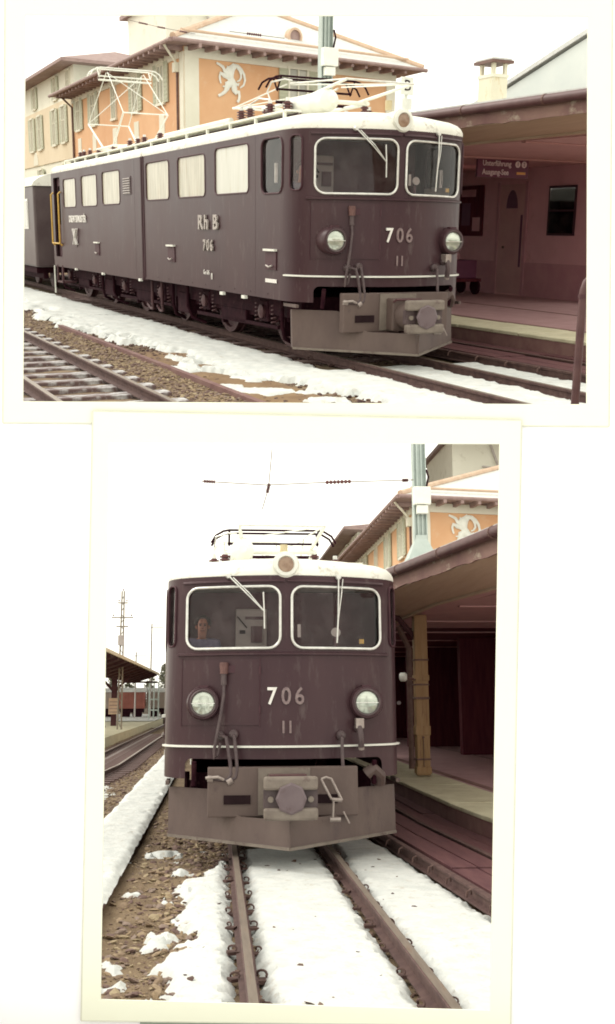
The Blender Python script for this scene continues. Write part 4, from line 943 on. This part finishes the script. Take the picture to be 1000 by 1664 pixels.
def platform(y0, y1, tagname):
    """dark plank strip with rail edging, step and slabs on the station side; it swings away from the track at the near end"""
    dx = lambda y: max(0, 2 - y)*.05
    def run(prof): return MB().loops([[(x + dx(y), y, z) for x, z in prof] for y in (y0, 2, y1)])
    def bar(x0, x1, z0, z1): return run([(x0,z0),(x1,z0),(x1,z1),(x0,z1)])
    def piece(x0, x1, ya, yb, z0, z1):
        return MB().loops([[(x + dx(y), y, z) for x, z in ((x0,z0),(x1,z0),(x1,z1),(x0,z1))] for y in (ya, yb)])
    e = thing('edging_rail', 'old rail laid as edging beside the plank strip in the %s print' % tagname, 'rail', (1.26, y0, -.12))
    run([(1.26+px, pz+.015) for px, pz in RAILP]).build('rail', RAIL_RUST, e)
    for i in range(int((4-y0)/.65)):
        y = y0+.65*i; d = dx(y)
        MB().tube([(1.15+d,y,-.05),(1.16+d,y,0),(1.19+d,y,.015),(1.20+d,y+.03,-.03)], .010, 6).build('rail_clip', CLIP, e)
    st = tag(bar(1.30, 2.36, -.14, -.03).build('plank_walk', PLANK, None), kind='structure')
    for x0, x1 in ((1.33,1.58),(1.60,1.85),(1.95,2.14),(2.16,2.34)):
        y = y0; k = 0
        while y < min(y1, 20):
            L = 2.4 if k else 1.3; piece(x0, x1, y+.01, y+L-.01, -.029, .012+.006*((k*5+int(x0*10))%3)).build('plank', PLANK, st); y += L; k += 1
    run([(1.90+px*.8, pz*.6+.045) for px, pz in RAILP]).build('guide_rail', RAIL_RUST, st)
    pf = tag(bar(2.36, 8.6, -.14, .235).build('platform', ASPH, None), kind='structure')
    bar(2.345, 2.36, -.03, .20).build('platform_face', STEP, pf)
    y = y0; k = 0
    while y < min(y1, 30):
        piece(2.335, 3.30, y+.008, y+1.492, .2, .252+.004*(k%2)).build('kerb_slab', SLAB, pf, bevel=.012); y += 1.5; k += 1
    bar(3.42, 3.55, .236, .242).build('platform_joint', STEP, pf)
    bar(5.6, 5.66, .236, .241).build('platform_joint', STEP, pf)

# ---- lower view
CUR = LOW
def z_low(x, y):
    r = max(abs(x), abs(y+2))
    return -.17 + .018*fbm(x,y,2.2) + (.02*fbm(x,y,.3) if r < 60 else 0)
far = tag(MB().add([(-900,-60,-.30),(900,-60,-.30),(900,1800,-.30),(-900,1800,-.30)], [(0,1,2,3)]).build('ground', GROUND, None, base=(0,0,0)), kind='structure')
ground_sheet(-14, 3, -7.5, 60, .14, z_low)
tag(MB().add([(-60,-60,-.12),(60,-60,-.12),(60,-6.75,-.12),(-60,-6.75,-.12)], [(0,1,2,3)]).build('bounce_snow_sheet', SNOW_BOUNCE, None, base=(0,0,0)), kind='structure')  # unseen snow sheet added on the camera side to bounce light onto the backing
def h_low(x, y):
    xl = -1.02 + .20*fbm(x*.6+3,y,1.3) + .12*fbm(x,y,5.0) + (.25*max(0, y+1.0) if y > -1 else 0)
    m = min(x - xl, 1.22 + max(0, 2-y)*.05 + .05*fbm(x,y,2.5) - x)
    m = max(m, .30*fbm(x+7,y,2.4) - .11 - abs(x+1.2)*.22)
    m = min(m, (abs(abs(x)-.53) - .082 - .03*fbm(x,y,6.))*1.4)
    m += .035*fbm(x,y,9.0) + .035*fbm(x,y,21.0) if m < .15 else 0
    if y > .2: m = min(m, .35 - (y-.2)*.35 if x < 0 else m)
    k = max(-.3, min(1, m/.13)); top = .085*(k if k < 0 else k**.75)
    return (-.168 + top + .012*fbm(x,y,1.1) + .006*fbm(x,y,7.0), 1 if m > -.06 else 0)
snow_sheet('snow', 'melting snow lying between and beside the rails in the lower print', -2.0, 1.75, -6.3, 3.0, .026, h_low)
duct = tag(MB().box(-2.27, -1.70, -7, 40, -.22, -.085).build('cable_duct', STEP, None), kind='structure')
def h_duct(x, y):
    e = min(x+2.34+.13*fbm(x,y,1.5)+.07*fbm(x,y,5), -1.68-x+.035*fbm(x,y,3.0)+.02*fbm(x,y,9))
    e = min(e, .14 - .5*max(0, .55*fbm(x+5,y,1.6) - .12) + .05*fbm(x,y,8))
    k = max(-.4, min(1, e/.06)); drop = .0 if x > -2.28 else (-2.28-x)*.5
    return (-.073 + .038*(k if k < 0 else k**.6) + .012*fbm(x,y,3.) + .006*fbm(x,y,11) - drop, 1 if e > -.04 else 0)
snow_sheet('snow', 'long narrow snow strip on the cable duct beside the tracks in the lower print', -2.5, -1.64, -6.3, 28, .03, h_duct, ystep=.045)
def h_patch(x, y):
    m = .10 - abs((y-9)*.05) - abs(x+3.05)*.8 + .25*fbm(x,y,3.0)
    k = max(-.3, min(1, m/.10)); return (-.165 + .03*k, 1 if m > -.05 else 0)
snow_sheet('snow', 'small thin snow patches on gravel next to far track in the lower print', -3.3, -2.6, 5, 16, .05, h_patch)
track('track with snow-covered sleepers under the locomotive in the lower print', [(0,-6.4),(0,30)], None, (-6.2, .9, .72))
def curve_low(y): return -4.30 + (.55*min(1,max(0,(y-4)/12)) if y > 4 else 0) - .001*max(0, y-20)
track('second track curving away past the island platform in the lower print', [(curve_low(y),y) for y in range(-2, 100, 3)], (-2, 45, .65, curve_low))
def samp_low(r):
    y = -6.4 + 13*r.random()**1.35; return (-1.66 + 1.0*r.random()**.62, y)
stones('gravel', 'broken stone chips and leaves on earth beside the snow in the lower print', 3000, samp_low, .03, .125, CHIPS, z_low, .3, 3)
stones('gravel', 'fine grit on the earth beside the snow in the lower print', 5000, samp_low, .012, .034, CHIPS, z_low, .5, 21)
stones('gravel', 'fine gravel between cable duct and far track in the lower print', 4500, lambda r: (-3.3 + 1.0*r.random(), 2 + 30*r.random()**1.5), .03, .10, CHIPS, z_low, .4, 4)
stones('gravel', 'dark track ballast of the curving track in the lower print', 5000, lambda r: (lambda y: (curve_low(y) - 1.1 + 2.2*r.random(), y))(2 + 40*r.random()**1.4), .04, .11, CHIPS_DARK, lambda x,y: -.17, .5, 5)
stones('gravel', 'dark stone chips along the foot of the rails in the lower print', 900, lambda r: (r.choice((-1,1))*.53 + r.uniform(-.13,.13), -6.2+8*r.random()), .02, .06, CHIPS_DARK, lambda x,y: -.165, .5, 6)
stones('gravel', 'scattered twigs and leaf bits lying on the snow in the lower print', 60, lambda r: (-1+2.1*r.random(), -6+6*r.random()), .03, .09, CHIPS_DARK, lambda x,y: -.088, .15, 16)
platform(-5.2, 27, 'lower')
# island platform with its canopy, mast, wagons and trees, far to the left
ip = tag(MB().box(-16, -5.02, 16, 75, -.3, .2).build('island_platform', SLAB, None), kind='structure')
snow_sheet('snow', 'snow covering the far end of the island platform in the lower print', -12, -4.9, 62, 100, .5, lambda x, y: (.24+.02*fbm(x,y,.5), 1))
ct = thing('platform_canopy', 'dark wooden island platform canopy seen from its corner in the lower print', 'canopy', (-7, 46, .2))
MB().prism([(-4.95,27,3.46),(-4.95,27,3.56),(-6.6,27,3.02),(-8.25,27,3.56),(-8.25,27,3.46),(-6.6,27,2.90)], (0,38.5,0)).build('roof', BROWNWOOD, ct)
MB().box(-4.96, -4.90, 27, 65.5, 3.44, 3.575).build('fascia', CREAMPL, ct)
for y in (38, 50):
    MB().box(-6.75, -6.45, y-.15, y+.15, .2, 2.95).build('post', BROWNWOOD, ct)
    for s_ in (-1, 1): MB().bar((-6.6+s_*.1,y,2.2),(-6.6+s_*.9,y,3.05),.14,.14).build('bracket', BROWNWOOD, ct)
for y in range(28, 65, 3):
    for s_ in (-1, 1): MB().bar((-6.6,y,2.86),(-6.6+s_*1.62,y,3.39),.1,.12).build('rafter', BROWNWOOD, ct)
MB().box(-8.2, -5.0, 65.3, 65.45, 2.86, 2.98).build('tie_beam', BROWNWOOD, ct)
sg = thing('timetable_board', 'orange timetable board fixed to the island platform post in the lower print', 'board', (-6.6, 49.8, 1.2))
MB().box(-6.88, -6.32, 49.74, 49.84, .85, 1.75).build('panel', RIDGE, sg); 
for i in range(4): MB().box(-6.83, -6.37, 49.72, 49.739, .95+.19*i, 1.0+.19*i).build('print_line', EAVE, sg)
bn = thing('luggage_cart', 'dark luggage cart standing on the island platform in the lower print', 'cart', (-5.5, 33, .2))
MB().box(-6.3,-5.35,32.5,33.4,.5,.58).build('deck', BROWNWOOD, bn)
for x in (-6.2,-5.45):
    for y in (32.65,33.25): MB().lathe([(.17,-.03),(.17,.03)], (x,y,.37), (1,0,0), 16).build('wheel', BLACK, bn)
MB().tube([(-5.4,32.5,.58),(-5.4,32.5,1.25),(-5.4,33.4,1.25),(-5.4,33.4,.58)], .03).build('handle', BROWNWOOD, bn)
MB().box(-6.1,-5.5,32.6,33.2,.58,1.0).build('parcel', SPLINTH, bn)
py = thing('lattice_mast', 'slender lattice catenary mast with crossarms beyond the island platform in the lower print', 'mast', (-5.55, 42, 0))
for s in (-1, 1):
    for k in (-1, 1): MB().bar((-5.55+s*.10,42+k*.10,0),(-5.55+s*.055,42+k*.055,7.1), .045, .045).build('mast_leg', GREYIRON, py)
for i in range(22):
    z = .3*i+.3; MB().bar((-5.55-.08*(1 if i%2 else -1),41.92,z),(-5.55+.08*(1 if i%2 else -1),41.92,z+.3), .03, .03).build('lacing', GREYIRON, py)
for z, w in ((5.75,.55),(5.3,.3),(6.5,.25)): MB().bar((-5.55-w,42,z),(-5.55+w,42,z), .07, .06).build('crossarm', GREYIRON, py)
MB().box(-5.72,-5.42,41.75,41.95,4.35,4.85).build('switch_box', CABPALE, py)
for x, z in ((-6.0,5.82),(-5.1,5.82),(-5.75,6.57),(-5.35,6.57),(-5.55,7.12)): MB().lathe([(.03,0),(.035,.05),(.02,.1)], (x,42,z), (0,0,1), 8).build('insulator', INSUL, py)
def wagon(x0, x1, y, label, m):
    t = thing('goods_wagon', label, 'wagon', ((x0+x1)/2, y, 0), 'goods wagons behind the island platform')
    MB().box(x0, x1, y, y+2.4, .95, 2.35).build('body', m, t); n = 9
    for i in range(n+1): x = x0+(x1-x0)*i/n; MB().box(x-.04,x+.04,y-.05,y,.95,2.35).build('body_rib', m, t)
    MB().prism([(x0-.1,y+1.2+1.35*math.cos(a*math.pi/8),2.33+.38*math.sin(a*math.pi/8)) for a in range(9)], (x1-x0+.2,0,0)).build('snowy_roof', SNOW, t)
    MB().box(x0+.1,x1-.1,y+.3,y+2.1,.6,.95).build('underframe', UNDER, t)
    for x in (x0+.6, x1-.6): MB().lathe([(.42,-.05),(.42,.05)], (x,y+.5,.45), (0,1,0), 20).build('wheel', UNDER, t)
wagon(-9.1, -6.9, 80, 'red boarded goods wagon with rounded snowy roof in the lower print', REDWAG)
wagon(-6.8, -4.6, 82, 'greyish goods wagon with light roof beside the red one in the lower print', GREYWAG)
wagon(-13, -9.3, 81, 'dull goods wagon mostly hidden by the island platform post in the lower print', GREYWAG)
wagon(-4.4, -1.5, 83, 'pale goods wagon half hidden behind the locomotive corner in the lower print', GREYWAG)
ga = thing('signal_frame', 'pale metal door-shaped frame beyond the island platform in the lower print', 'frame', (-5.5, 70, .2))
for x in (-5.85,-5.5,-5.15): MB().box(x-.05,x+.05,69.9,70.1,.2,3.0).build('upright', MAST, ga)
for z in (2.95, 1.7, .9): MB().box(-5.9,-5.1,69.92,70.08,z-.05,z+.05).build('crossbar', MAST, ga)
for i, (x, y, h) in enumerate(((-5.9,72,7.6),(-4.9,76,8.2),(-7.3,75,5.5))):
    lp = thing('line_pole', ('thin grey pole behind the pale frame in the lower print','thin grey pole nearest the locomotive corner with short arm in the lower print','short pale post in front of the red wagon in the lower print')[i], 'pole', (x,y,0), 'line poles behind the island platform')
    MB().tube([(x,y,0),(x,y,h)], .07, 8, .05).build('shaft', CABPALE, lp); MB().bar((x-.1,y,h-.3),(x+.9,y,h-.3),.05,.05).build('arm', CABPALE, lp)
def tree(x, y, h, label, seed):
    t = thing('bare_tree', label, 'tree', (x,y,0), 'trees beyond the goods wagons'); r = random.Random(seed)
    MB().tube([(x,y,-.3),(x+.1,y,h*.5),(x,y,h)], [.22,.14,.03], 8).build('trunk', BARK, t); cr = MB(); lf = MB()
    for i in range(46):
        z = h*(.18+.8*i/46); a = r.random()*6.3; L = (h*.34)*(1.05-z/h)*r.uniform(.6,1.15)
        e = Vector((x+L*math.cos(a), y+L*math.sin(a), z-L*.12)); cr.tube([(x,y,z), e], .035, 5, .01)
        for k in range(26):
            f = r.random(); c = Vector((x,y,z)).lerp(e, .25+.8*f) + Vector((r.gauss(0,.14),r.gauss(0,.14),r.gauss(0,.12))); s = r.uniform(.08,.2)
            u = Vector((r.gauss(0,1),r.gauss(0,1),r.gauss(0,.5))).normalized()*s; v = u.orthogonal()*.5
            lf.add([c-u-v, c+u-v*.4, c+u*.3+v], [(0,1,2)])
    cr.build('limbs', BARK, t); lf.build('crown', LEAF, t)
for i, (x, y, h) in enumerate(((-10.5,108,4.6),(-8.4,112,5.0),(-6.6,109,5.7),(-4.9,113,5.3),(-12.5,110,5.2))):
    tree(x, y, h, ('dull conifer behind the red goods wagon in the lower print','sparse conifer between the wagon roofs in the lower print','taller conifer behind the pale metal frame in the lower print','dark conifer beside the locomotive corner in the lower print','conifer behind the island platform post in the lower print')[i], 30+i)
def span_wire(label, pts, ins):
    t = thing('span_wire', label, 'wire', pts[0]); MB().tube(pts, .0075, 5).build('wire', WIRE, t)
    for a, b in ins:
        a, b = Vector(a), Vector(b); n = 7; prof = []
        for i in range(n): prof += [(.012, i/n), (.03, (i+.3)/n), (.03, (i+.6)/n), (.012, (i+.9)/n)]
        MB().lathe([(r_, q*(b-a).length) for r_, q in prof], a, b-a, 8).build('insulator', INSUL, t)
span_wire('thin span wire with insulators crossing the sky above the locomotive in the lower print', [(-1.0,3,4.70),(-.05,3,4.655),(.7,3,4.70),(2.1,3,4.76)], [((-.97,3,4.70),(-.80,3,4.69)),((.80,3,4.705),(1.18,3,4.725)),((1.93,3,4.75),(2.02,3,4.755))])
span_wire('thin dropper wire above the folded pantograph in the lower print', [(.02,3.02,5.2),(-.03,3.02,4.62),(-.12,3.0,4.3)], [((-.02,3.02,4.68),(-.05,3.02,4.54))])
lampo = thing('platform_lamp', 'small white lamp on an iron bracket between locomotive and ochre post in the lower print', 'lamp', (2.5, 6.4, 1.9))
MB().lathe([(.05,0),(.075,.02),(.075,.1),(.05,.13)], (2.42,6.4,1.98), (1,-.3,0), 14).build('globe', WHITE, lampo); MB().tube([(2.55,6.4,1.95),(2.7,6.6,1.95),(2.82,7.1,1.95)], .02).build('bracket', IRON, lampo)
pipe = thing('downpipe', 'dark downpipe beside the ochre post under the canopy in the lower print', 'pipe', (3.1, 9.2, .25))
MB().tube([(3.12,9.2,.25),(3.12,9.2,2.6),(2.9,9.2,3.05)], .06, 10).build('pipe', IRON, pipe)
for z in (1.0, 2.2): MB().tube([(3.12,9.2,z-.03),(3.12,9.2,z+.03)], .075, 10).build('pipe_collar', IRON, pipe)
# the coach coupled behind
def build_coach():
    t = thing('passenger_coach', 'dark passenger coach coupled behind the locomotive in the lower print', 'coach', (0, 24, 0))
    MB().box(-1.33, 1.33, 16.6, 33, .62, 2.78).build('body', COACH, t, bevel=.06)
    rp = [(1.36*math.cos(a*math.pi/12), 2.74+.42*math.sin(a*math.pi/12)) for a in range(13)]
    MB().prism([(x,16.55,z) for x, z in rp], (0,16.5,0)).build('roof', ROOFW, t)
    for i in range(6):
        y = 17.35 + 2.5*i; w = MB().box(-1.345,-1.325,y,y+1.05,1.62,2.42).build('window', SILVER, t); MB().box(-1.352,-1.344,y+.07,y+.98,1.68,2.36).build('pane', PANE, w)
    MB().box(-1.25,1.25,17,32,.45,.62).build('underframe', UNDER, t); MB().box(-.45,.45,16.42,16.6,.9,2.75).build('gangway', BLACK, t)
    for y in (18,20.2,29,31.2):
        for s in (-1,1): MB().lathe([(.2,.06),(.36,.05),(.38,-.05)], (s*.56,y,.38), (s,0,0), 24).build('wheel', RUSTY, t, True)
    for s in (-1,1): MB().box(s*1.0-.07,s*1.0+.07,17,21,.3,.5).build('bogie_frame', UNDER, t)
    return t
coach = build_coach()

# ------------------------------------------------------------------ upper view: the same place from the side
shared = [loco, driver, dseat, canopy, station, chimney, coach]
for o in shared:
    c = to_upper(o)
    if o in (driver, chimney): c.matrix_world = UP @ o.matrix_world
for o in (mast, house, house2): to_upper(o)
for o, dz in ((house, .8), (house2, .9), (mast, .38)): o.matrix_world = Matrix.Translation((0,0,dz)) @ o.matrix_world
CUR = UP
tower1 = build_tower(15.2, 'tall pale house rising behind the ridge of the orange house in the upper print')
def z_up(x, y): return -.16 + .018*fbm(x+9,y,2.0) + .015*fbm(x,y,.6)
NEAR = lambda x: -1.84 - (x+5.92)*.391            # the front edge of the diorama's ground
V, F_ = [], []
nx, ny = 150, 170
for j in range(ny+1):
    for i in range(nx+1):
        x = -7.4 + 9.3*i/nx; y = NEAR(x) - .02 + (58 - NEAR(x))*(j/ny)**1.9; V.append((x, y, z_up(x,y)))
for j in range(ny):
    for i in range(nx): a = j*(nx+1)+i; F_.append((a,a+1,a+nx+2,a+nx+1))
tag(MB().add(V, F_).build('ground', GROUND, None, True, base=(0,0,0)), kind='structure')
tag(MB().add([(-30,20,-.35),(40,20,-.35),(80,160,-.35),(-60,160,-.35)], [(0,1,2,3)]).build('ground', GROUND, None, base=(0,0,0)), kind='structure')
def h_up(x, y):
    xl = -2.48 + .38*fbm(x*.5,y*.5,1.1) + .2*fbm(x,y,2.6) - .12*max(0,min(1,(y-4)/8))
    if y < .8: xl += min(1.0, (.8-y)*.55)
    xr = -.95 + .1*fbm(x,y,2.0) if y > -.4 else 1.22 + (2-y)*.05 + .05*fbm(x,y,2.5)
    m = min(x-xl, xr-x)
    hole = .28 - abs(x+2.25)*.9
    if hole > 0 and y > .5: m = min(m, .16 - hole*.9*max(0, .35+1.6*fbm(x,y,.9)) + .10*fbm(x,y,4.))
    if y <= 1.2: m = min(m, (abs(abs(x)-.53) - .10 - .03*fbm(x,y,6.))*1.4)
    m += .05*fbm(x,y,5.0) + .05*fbm(x,y,15.0) if m < .2 else 0
    k = max(-.3, min(1, m/.12)); top = .10*(k if k < 0 else k**.6)
    return (-.165 + top + .015*fbm(x,y,1.1) + .012*fbm(x,y,5.0), 1 if m > -.07 and y > NEAR(x)+.02 else 0)
snow_sheet('snow', 'ragged snow band lying along the locomotive and across the rails in the upper print', -4.0, 1.7, -4.5, 9.0, .04, h_up)
snow_sheet('snow', 'far end of the snow band beside the rear of the train in the upper print', -4.0, -.8, 9.0, 30, .1, h_up)
def h_blob(x, y): 
    m = .05 + .5*fbm(x+20,y,1.8) - .18; k = max(-.3, min(1, m/.1)); return (-.165+.05*k, 1 if m > -.03 and y > NEAR(x)+.05 else 0)
snow_sheet('snow', 'small leftover snow lumps on the brown path in the upper print', -2.75, -1.7, -2.6, 1.2, .035, h_blob)
track('track under the locomotive with rails emerging from snow in the upper print', [(0,-4.75),(0,34)], (.9, 17, .65, lambda y: 0), (-4.6, 1.2, .62))
curve_up = lambda y: -4.37
tk = track('empty track with frosted sleepers at the lower corner of the upper print', [(-4.37,-2.85),(-4.37,30)], (-2.35, 14, .62, curve_up), sm=FROST)
path = tag(MB().box(-2.82, -2.74, -3.0, 7.5, -.2, -.10).build('path_edging', STEP, None), kind='structure')
V, F_ = [], []
for j in range(61):
    for i in range(9):
        x = -2.74 + .95*i/8; y = NEAR(x)+.0 + 6.5*j/60; V.append((x, y, -.138 + .012*fbm(x,y,2.5) - (.05 if i == 8 else 0) - max(0, y-2.5)*.03))
for j in range(60):
    for i in range(8): a = j*9+i; F_.append((a,a+1,a+10,a+9))
tag(MB().add(V, F_).build('path', MUD, None, True, base=(0,0,0)), kind='structure')
def within(fx):
    def f(r):
        while True:
            x, y = fx(r)
            if y > NEAR(x)+.03: return x, y
    return f
stones('gravel', 'ochre and grey stone chips between the two tracks in the upper print', 6500, within(lambda r: (-3.75 + 1.0*r.random(), -3 + 16*r.random()**1.5)), .025, .085, CHIPS, z_up, .4, 7)
stones('gravel', 'brown chips showing through the snow band in the upper print', 4200, within(lambda r: (-2.75 + 1.6*r.random(), -3.6 + 18*r.random()**1.3)), .03, .10, CHIPS_DARK, z_up, .45, 8)
stones('gravel', 'dark ballast between the frosted sleepers in the upper print', 5000, within(lambda r: (-5.6 + 1.9*r.random(), -2.6 + 14*r.random()**1.4)), .03, .085, CHIPS_DARK, lambda x,y: -.185, .5, 9)
stones('gravel', 'coarse dark ballast under the locomotive in the upper print', 4200, within(lambda r: (-1.25 + 2.3*r.random(), .5 + 16*r.random())), .04, .10, BALLAST_SHADE, z_up, .5, 10)
platform(-4.3, 27, 'upper')
sg = thing('hanging_sign', 'dark hanging sign reading Unterführung and Ausgang-See under the canopy in the upper print', 'sign', (6.1, 6, 2.78))
sb = MB().obox((6.14,6,2.97), (1.26,.06,.36)).build('board', SIGNB, sg)
text('lettering', 'Unterführung', .15, (5.98,5.966,3.06), (1,0,0), (0,0,1), SIGNW, sg, .003, .002, wide=.86); text('lettering', 'Ausgang-See', .15, (5.95,5.966,2.89), (1,0,0), (0,0,1), SIGNW, sg, .003, .002, wide=.86)
for i, x in enumerate((6.50, 6.66)):
    d = MB().lathe([(.065,0),(.065,.006)], (x,5.97,3.06), (0,-1,0), 16).build('platform_disc', SIGNW, sg); text('disc_number', '12'[i], .11, (x,5.96,3.06), (1,0,0), (0,0,1), SIGNB, sg, .002)
MB().box(6.48, 6.70, 5.962, 5.97, 2.86, 2.91).build('arrow', SIGNY, sg)
for x in (5.65, 6.6): MB().tube([(x,6,3.15),(x,6,3.2)], .015).build('hanger', IRON, sg)
lt = thing('strip_light', 'pale unlit strip light under the canopy ceiling in the upper print', 'light fitting', (6.6, 8, 3.05))
MB().box(6.2, 8.0, 7.6, 7.7, 3.06, 3.12).build('tube_cover', SWALL, lt); MB().box(6.15, 8.05, 7.58, 7.72, 3.12, 3.138).build('housing', SPLINTH, lt)
tr = thing('luggage_trolley', 'dark loaded luggage trolley on the platform behind the locomotive nose in the upper print', 'trolley', (7.0, 8.8, .25))
MB().box(6.55,7.5,8.5,9.3,.55,.62).build('deck', DARKWOOD_SHADE, tr); MB().box(6.6,7.4,8.55,9.2,.62,1.05).build('parcel', SIGNB, tr, bevel=.03); MB().lathe([(.12,0),(.14,.1),(.1,.25),(.02,.3)], (6.9,8.8,1.05), (0,0,1), 12).build('sack', SPLINTH, tr)
for x in (6.65,7.4):
    for y in (8.6,9.2): MB().lathe([(.18,-.03),(.18,.03)], (x,y,.43), (1,0,0), 16).build('wheel', BLACK, tr)
bp = thing('pipe_post', 'brown bent pipe post standing at the edge of the upper print', 'post', (-.03, -4.22, -.12))
px_, py_ = -.10, -4.18
MB().tube([(px_,py_,-.12),(px_,py_,1.05),(px_,py_,1.14),(px_+.02,py_-.01,1.22),(px_+.07,py_-.03,1.28),(px_+.15,py_-.06,1.31),(px_+.3,py_-.12,1.31)], .042, 12).build('pipe', GUTTER, bp, True)
MB().tube([(px_,py_,1.07),(px_,py_,1.11)], .052, 12).build('collar', RUSTY, bp)
bs = thing('sector_sign', 'white platform sector sign with letter B above the canopy in the upper print', 'sign', (9.1, 15, 3.9))
MB().box(8.93,9.33,15,15.05,5.5,5.98).build('board', WHITE, bs); text('letter', 'B', .42, (9.13,14.99,5.74), (1,0,0), (0,0,1), UNDER, bs, .004); MB().box(9.08,9.18,15.05,15.12,3.8,5.5).build('stand', WHITE, bs); MB().box(8.98,9.3,15.0,15.05,5.1,5.4).build('lower_board', WHITE, bs)
sh = thing('snowy_shed', 'pale shed with steep snow-covered roof beyond the canopy in the upper print', 'shed', (17, 15, 0))
MB().box(13.5,22,9,19,0,5.2).build('wall', PALEBLUE, sh)
MB().prism([(13.0,19.2,5.0),(13.0,8.0,7.95),(13.0,7.2,7.6),(13.0,7.2,5.0)], (9.5,0,0)).build('roof', PALEBLUE, sh)
MB().prism([(12.9,19.3,5.05),(12.9,8.0,8.02),(12.9,8.0,8.15),(12.9,19.5,5.12)], (9.7,0,0)).build('roof_snow', SNOW, sh)
span_wire('span wire insulator over the eaves of the orange house in the upper print', [(2.4,20,7.68),(3.4,20,7.56),(4.5,20,7.47)], [((2.72,20,7.64),(3.0,20,7.61)),((3.3,20,7.57),(3.55,20,7.55)),((4.0,20,7.51),(4.25,20,7.49))])
span_wire('span wire insulator in front of the snowy roof in the upper print', [(1.7,10,5.81),(3.0,10,5.78)], [((2.1,10,5.803),(2.45,10,5.795))])

# ------------------------------------------------------------------ the two photo prints on their white backing
CUR = LOW
D = 4.9
CM = cam.matrix_world.copy()
def sheet_pt(x, y, d=0.0): return CM @ Vector(((x-500)/FOCAL_PX*D, -(y-PRINC_Y)/FOCAL_PX*D, -D + d))
def frame_mesh(outer, inners, z0, z1):
    """a flat sheet with openings: outer loop counter-clockwise, openings as loops of the same point count 4"""
    bm = bmesh.new()
    loops = [outer] + inners
    for lp in loops:
        vs = [bm.verts.new(sheet_pt(*p, z1)) for p in lp]
        for a, b in zip(vs, vs[1:]+vs[:1]): bm.edges.new((a,b))
    bmesh.ops.triangle_fill(bm, use_beauty=True, edges=bm.edges[:])
    geo = bmesh.ops.extrude_face_region(bm, geom=bm.faces[:])
    vv = [v for v in geo['geom'] if isinstance(v, bmesh.types.BMVert)]
    dv = (sheet_pt(500,800,z0) - sheet_pt(500,800,z1))
    bmesh.ops.translate(bm, verts=vv, vec=dv); bmesh.ops.recalc_face_normals(bm, faces=bm.faces)
    return bm
def sheet(name, m, outer, inners, z0, z1, base):
    bm = frame_mesh(outer, inners, z0, z1); me = bpy.data.meshes.new(name); b = Vector(base)
    bmesh.ops.translate(bm, verts=bm.verts, vec=-b); bm.to_mesh(me); bm.free(); return link(name, me, m, None, b)
IN1 = [(42,25),(955,27),(953,657),(38,652)]; IN2 = [(178,720),(811,722),(796,1640),(165,1622)]
grow = lambda q, k: [(x + (k if x > 480 else -k), y + (k if i in (2,3) else -k)) for i, (x, y) in enumerate(q)]
bk = sheet('backdrop', BACKING, [(-400,-300),(1400,-300),(1400,1690),(-400,1690)], [grow(IN1,8), grow(IN2,8)], -.012, -.004, sheet_pt(500,1690)); tag(bk, 'white scanner background around the two prints', kind='structure')
p1 = sheet('photo_print', PAPER, [(9,-60),(996,-60),(990,693),(5,687)], [IN1], .0, .006, sheet_pt(500,690)); tag(p1, 'upper landscape photo print, cream border around the side view of the locomotive', 'photo print', 'photo prints on the white background')
p2 = sheet('photo_print', PAPER, [(152,668),(847,683),(829,1664.5),(133,1656)], [IN2], .010, .018, sheet_pt(500,1660)); tag(p2, 'lower portrait photo print, cream border around the front view of the locomotive', 'photo print', 'photo prints on the white background')
for pr, q, z in ((p1, [(990,693),(5,687)], .006), (p1, [(5,687),(9,-60)], .006), (p1, [(996,-60),(990,693)], .006), (p2, [(152,668),(847,683)], .018), (p2, [(133,1656),(152,668)], .018), (p2, [(847,683),(829,1664)], .018), (p2, [(133,1656),(829,1664.5)], .018)):
    e = MB().bar(sheet_pt(*q[0], z-.003), sheet_pt(*q[1], z-.003), .007, .007).build('edge_shade_strip', PAPER_EDGE_SHADE, pr)  # darker strip in place of the thin shading line around each print
p3 = sheet('card', GREYCARD, [(228,1661.5),(560,1663.5),(560,1690),(228,1690)], [], .0, .004, sheet_pt(400,1690)); tag(p3, 'grey green card sliver peeking out below the lower print', 'card')
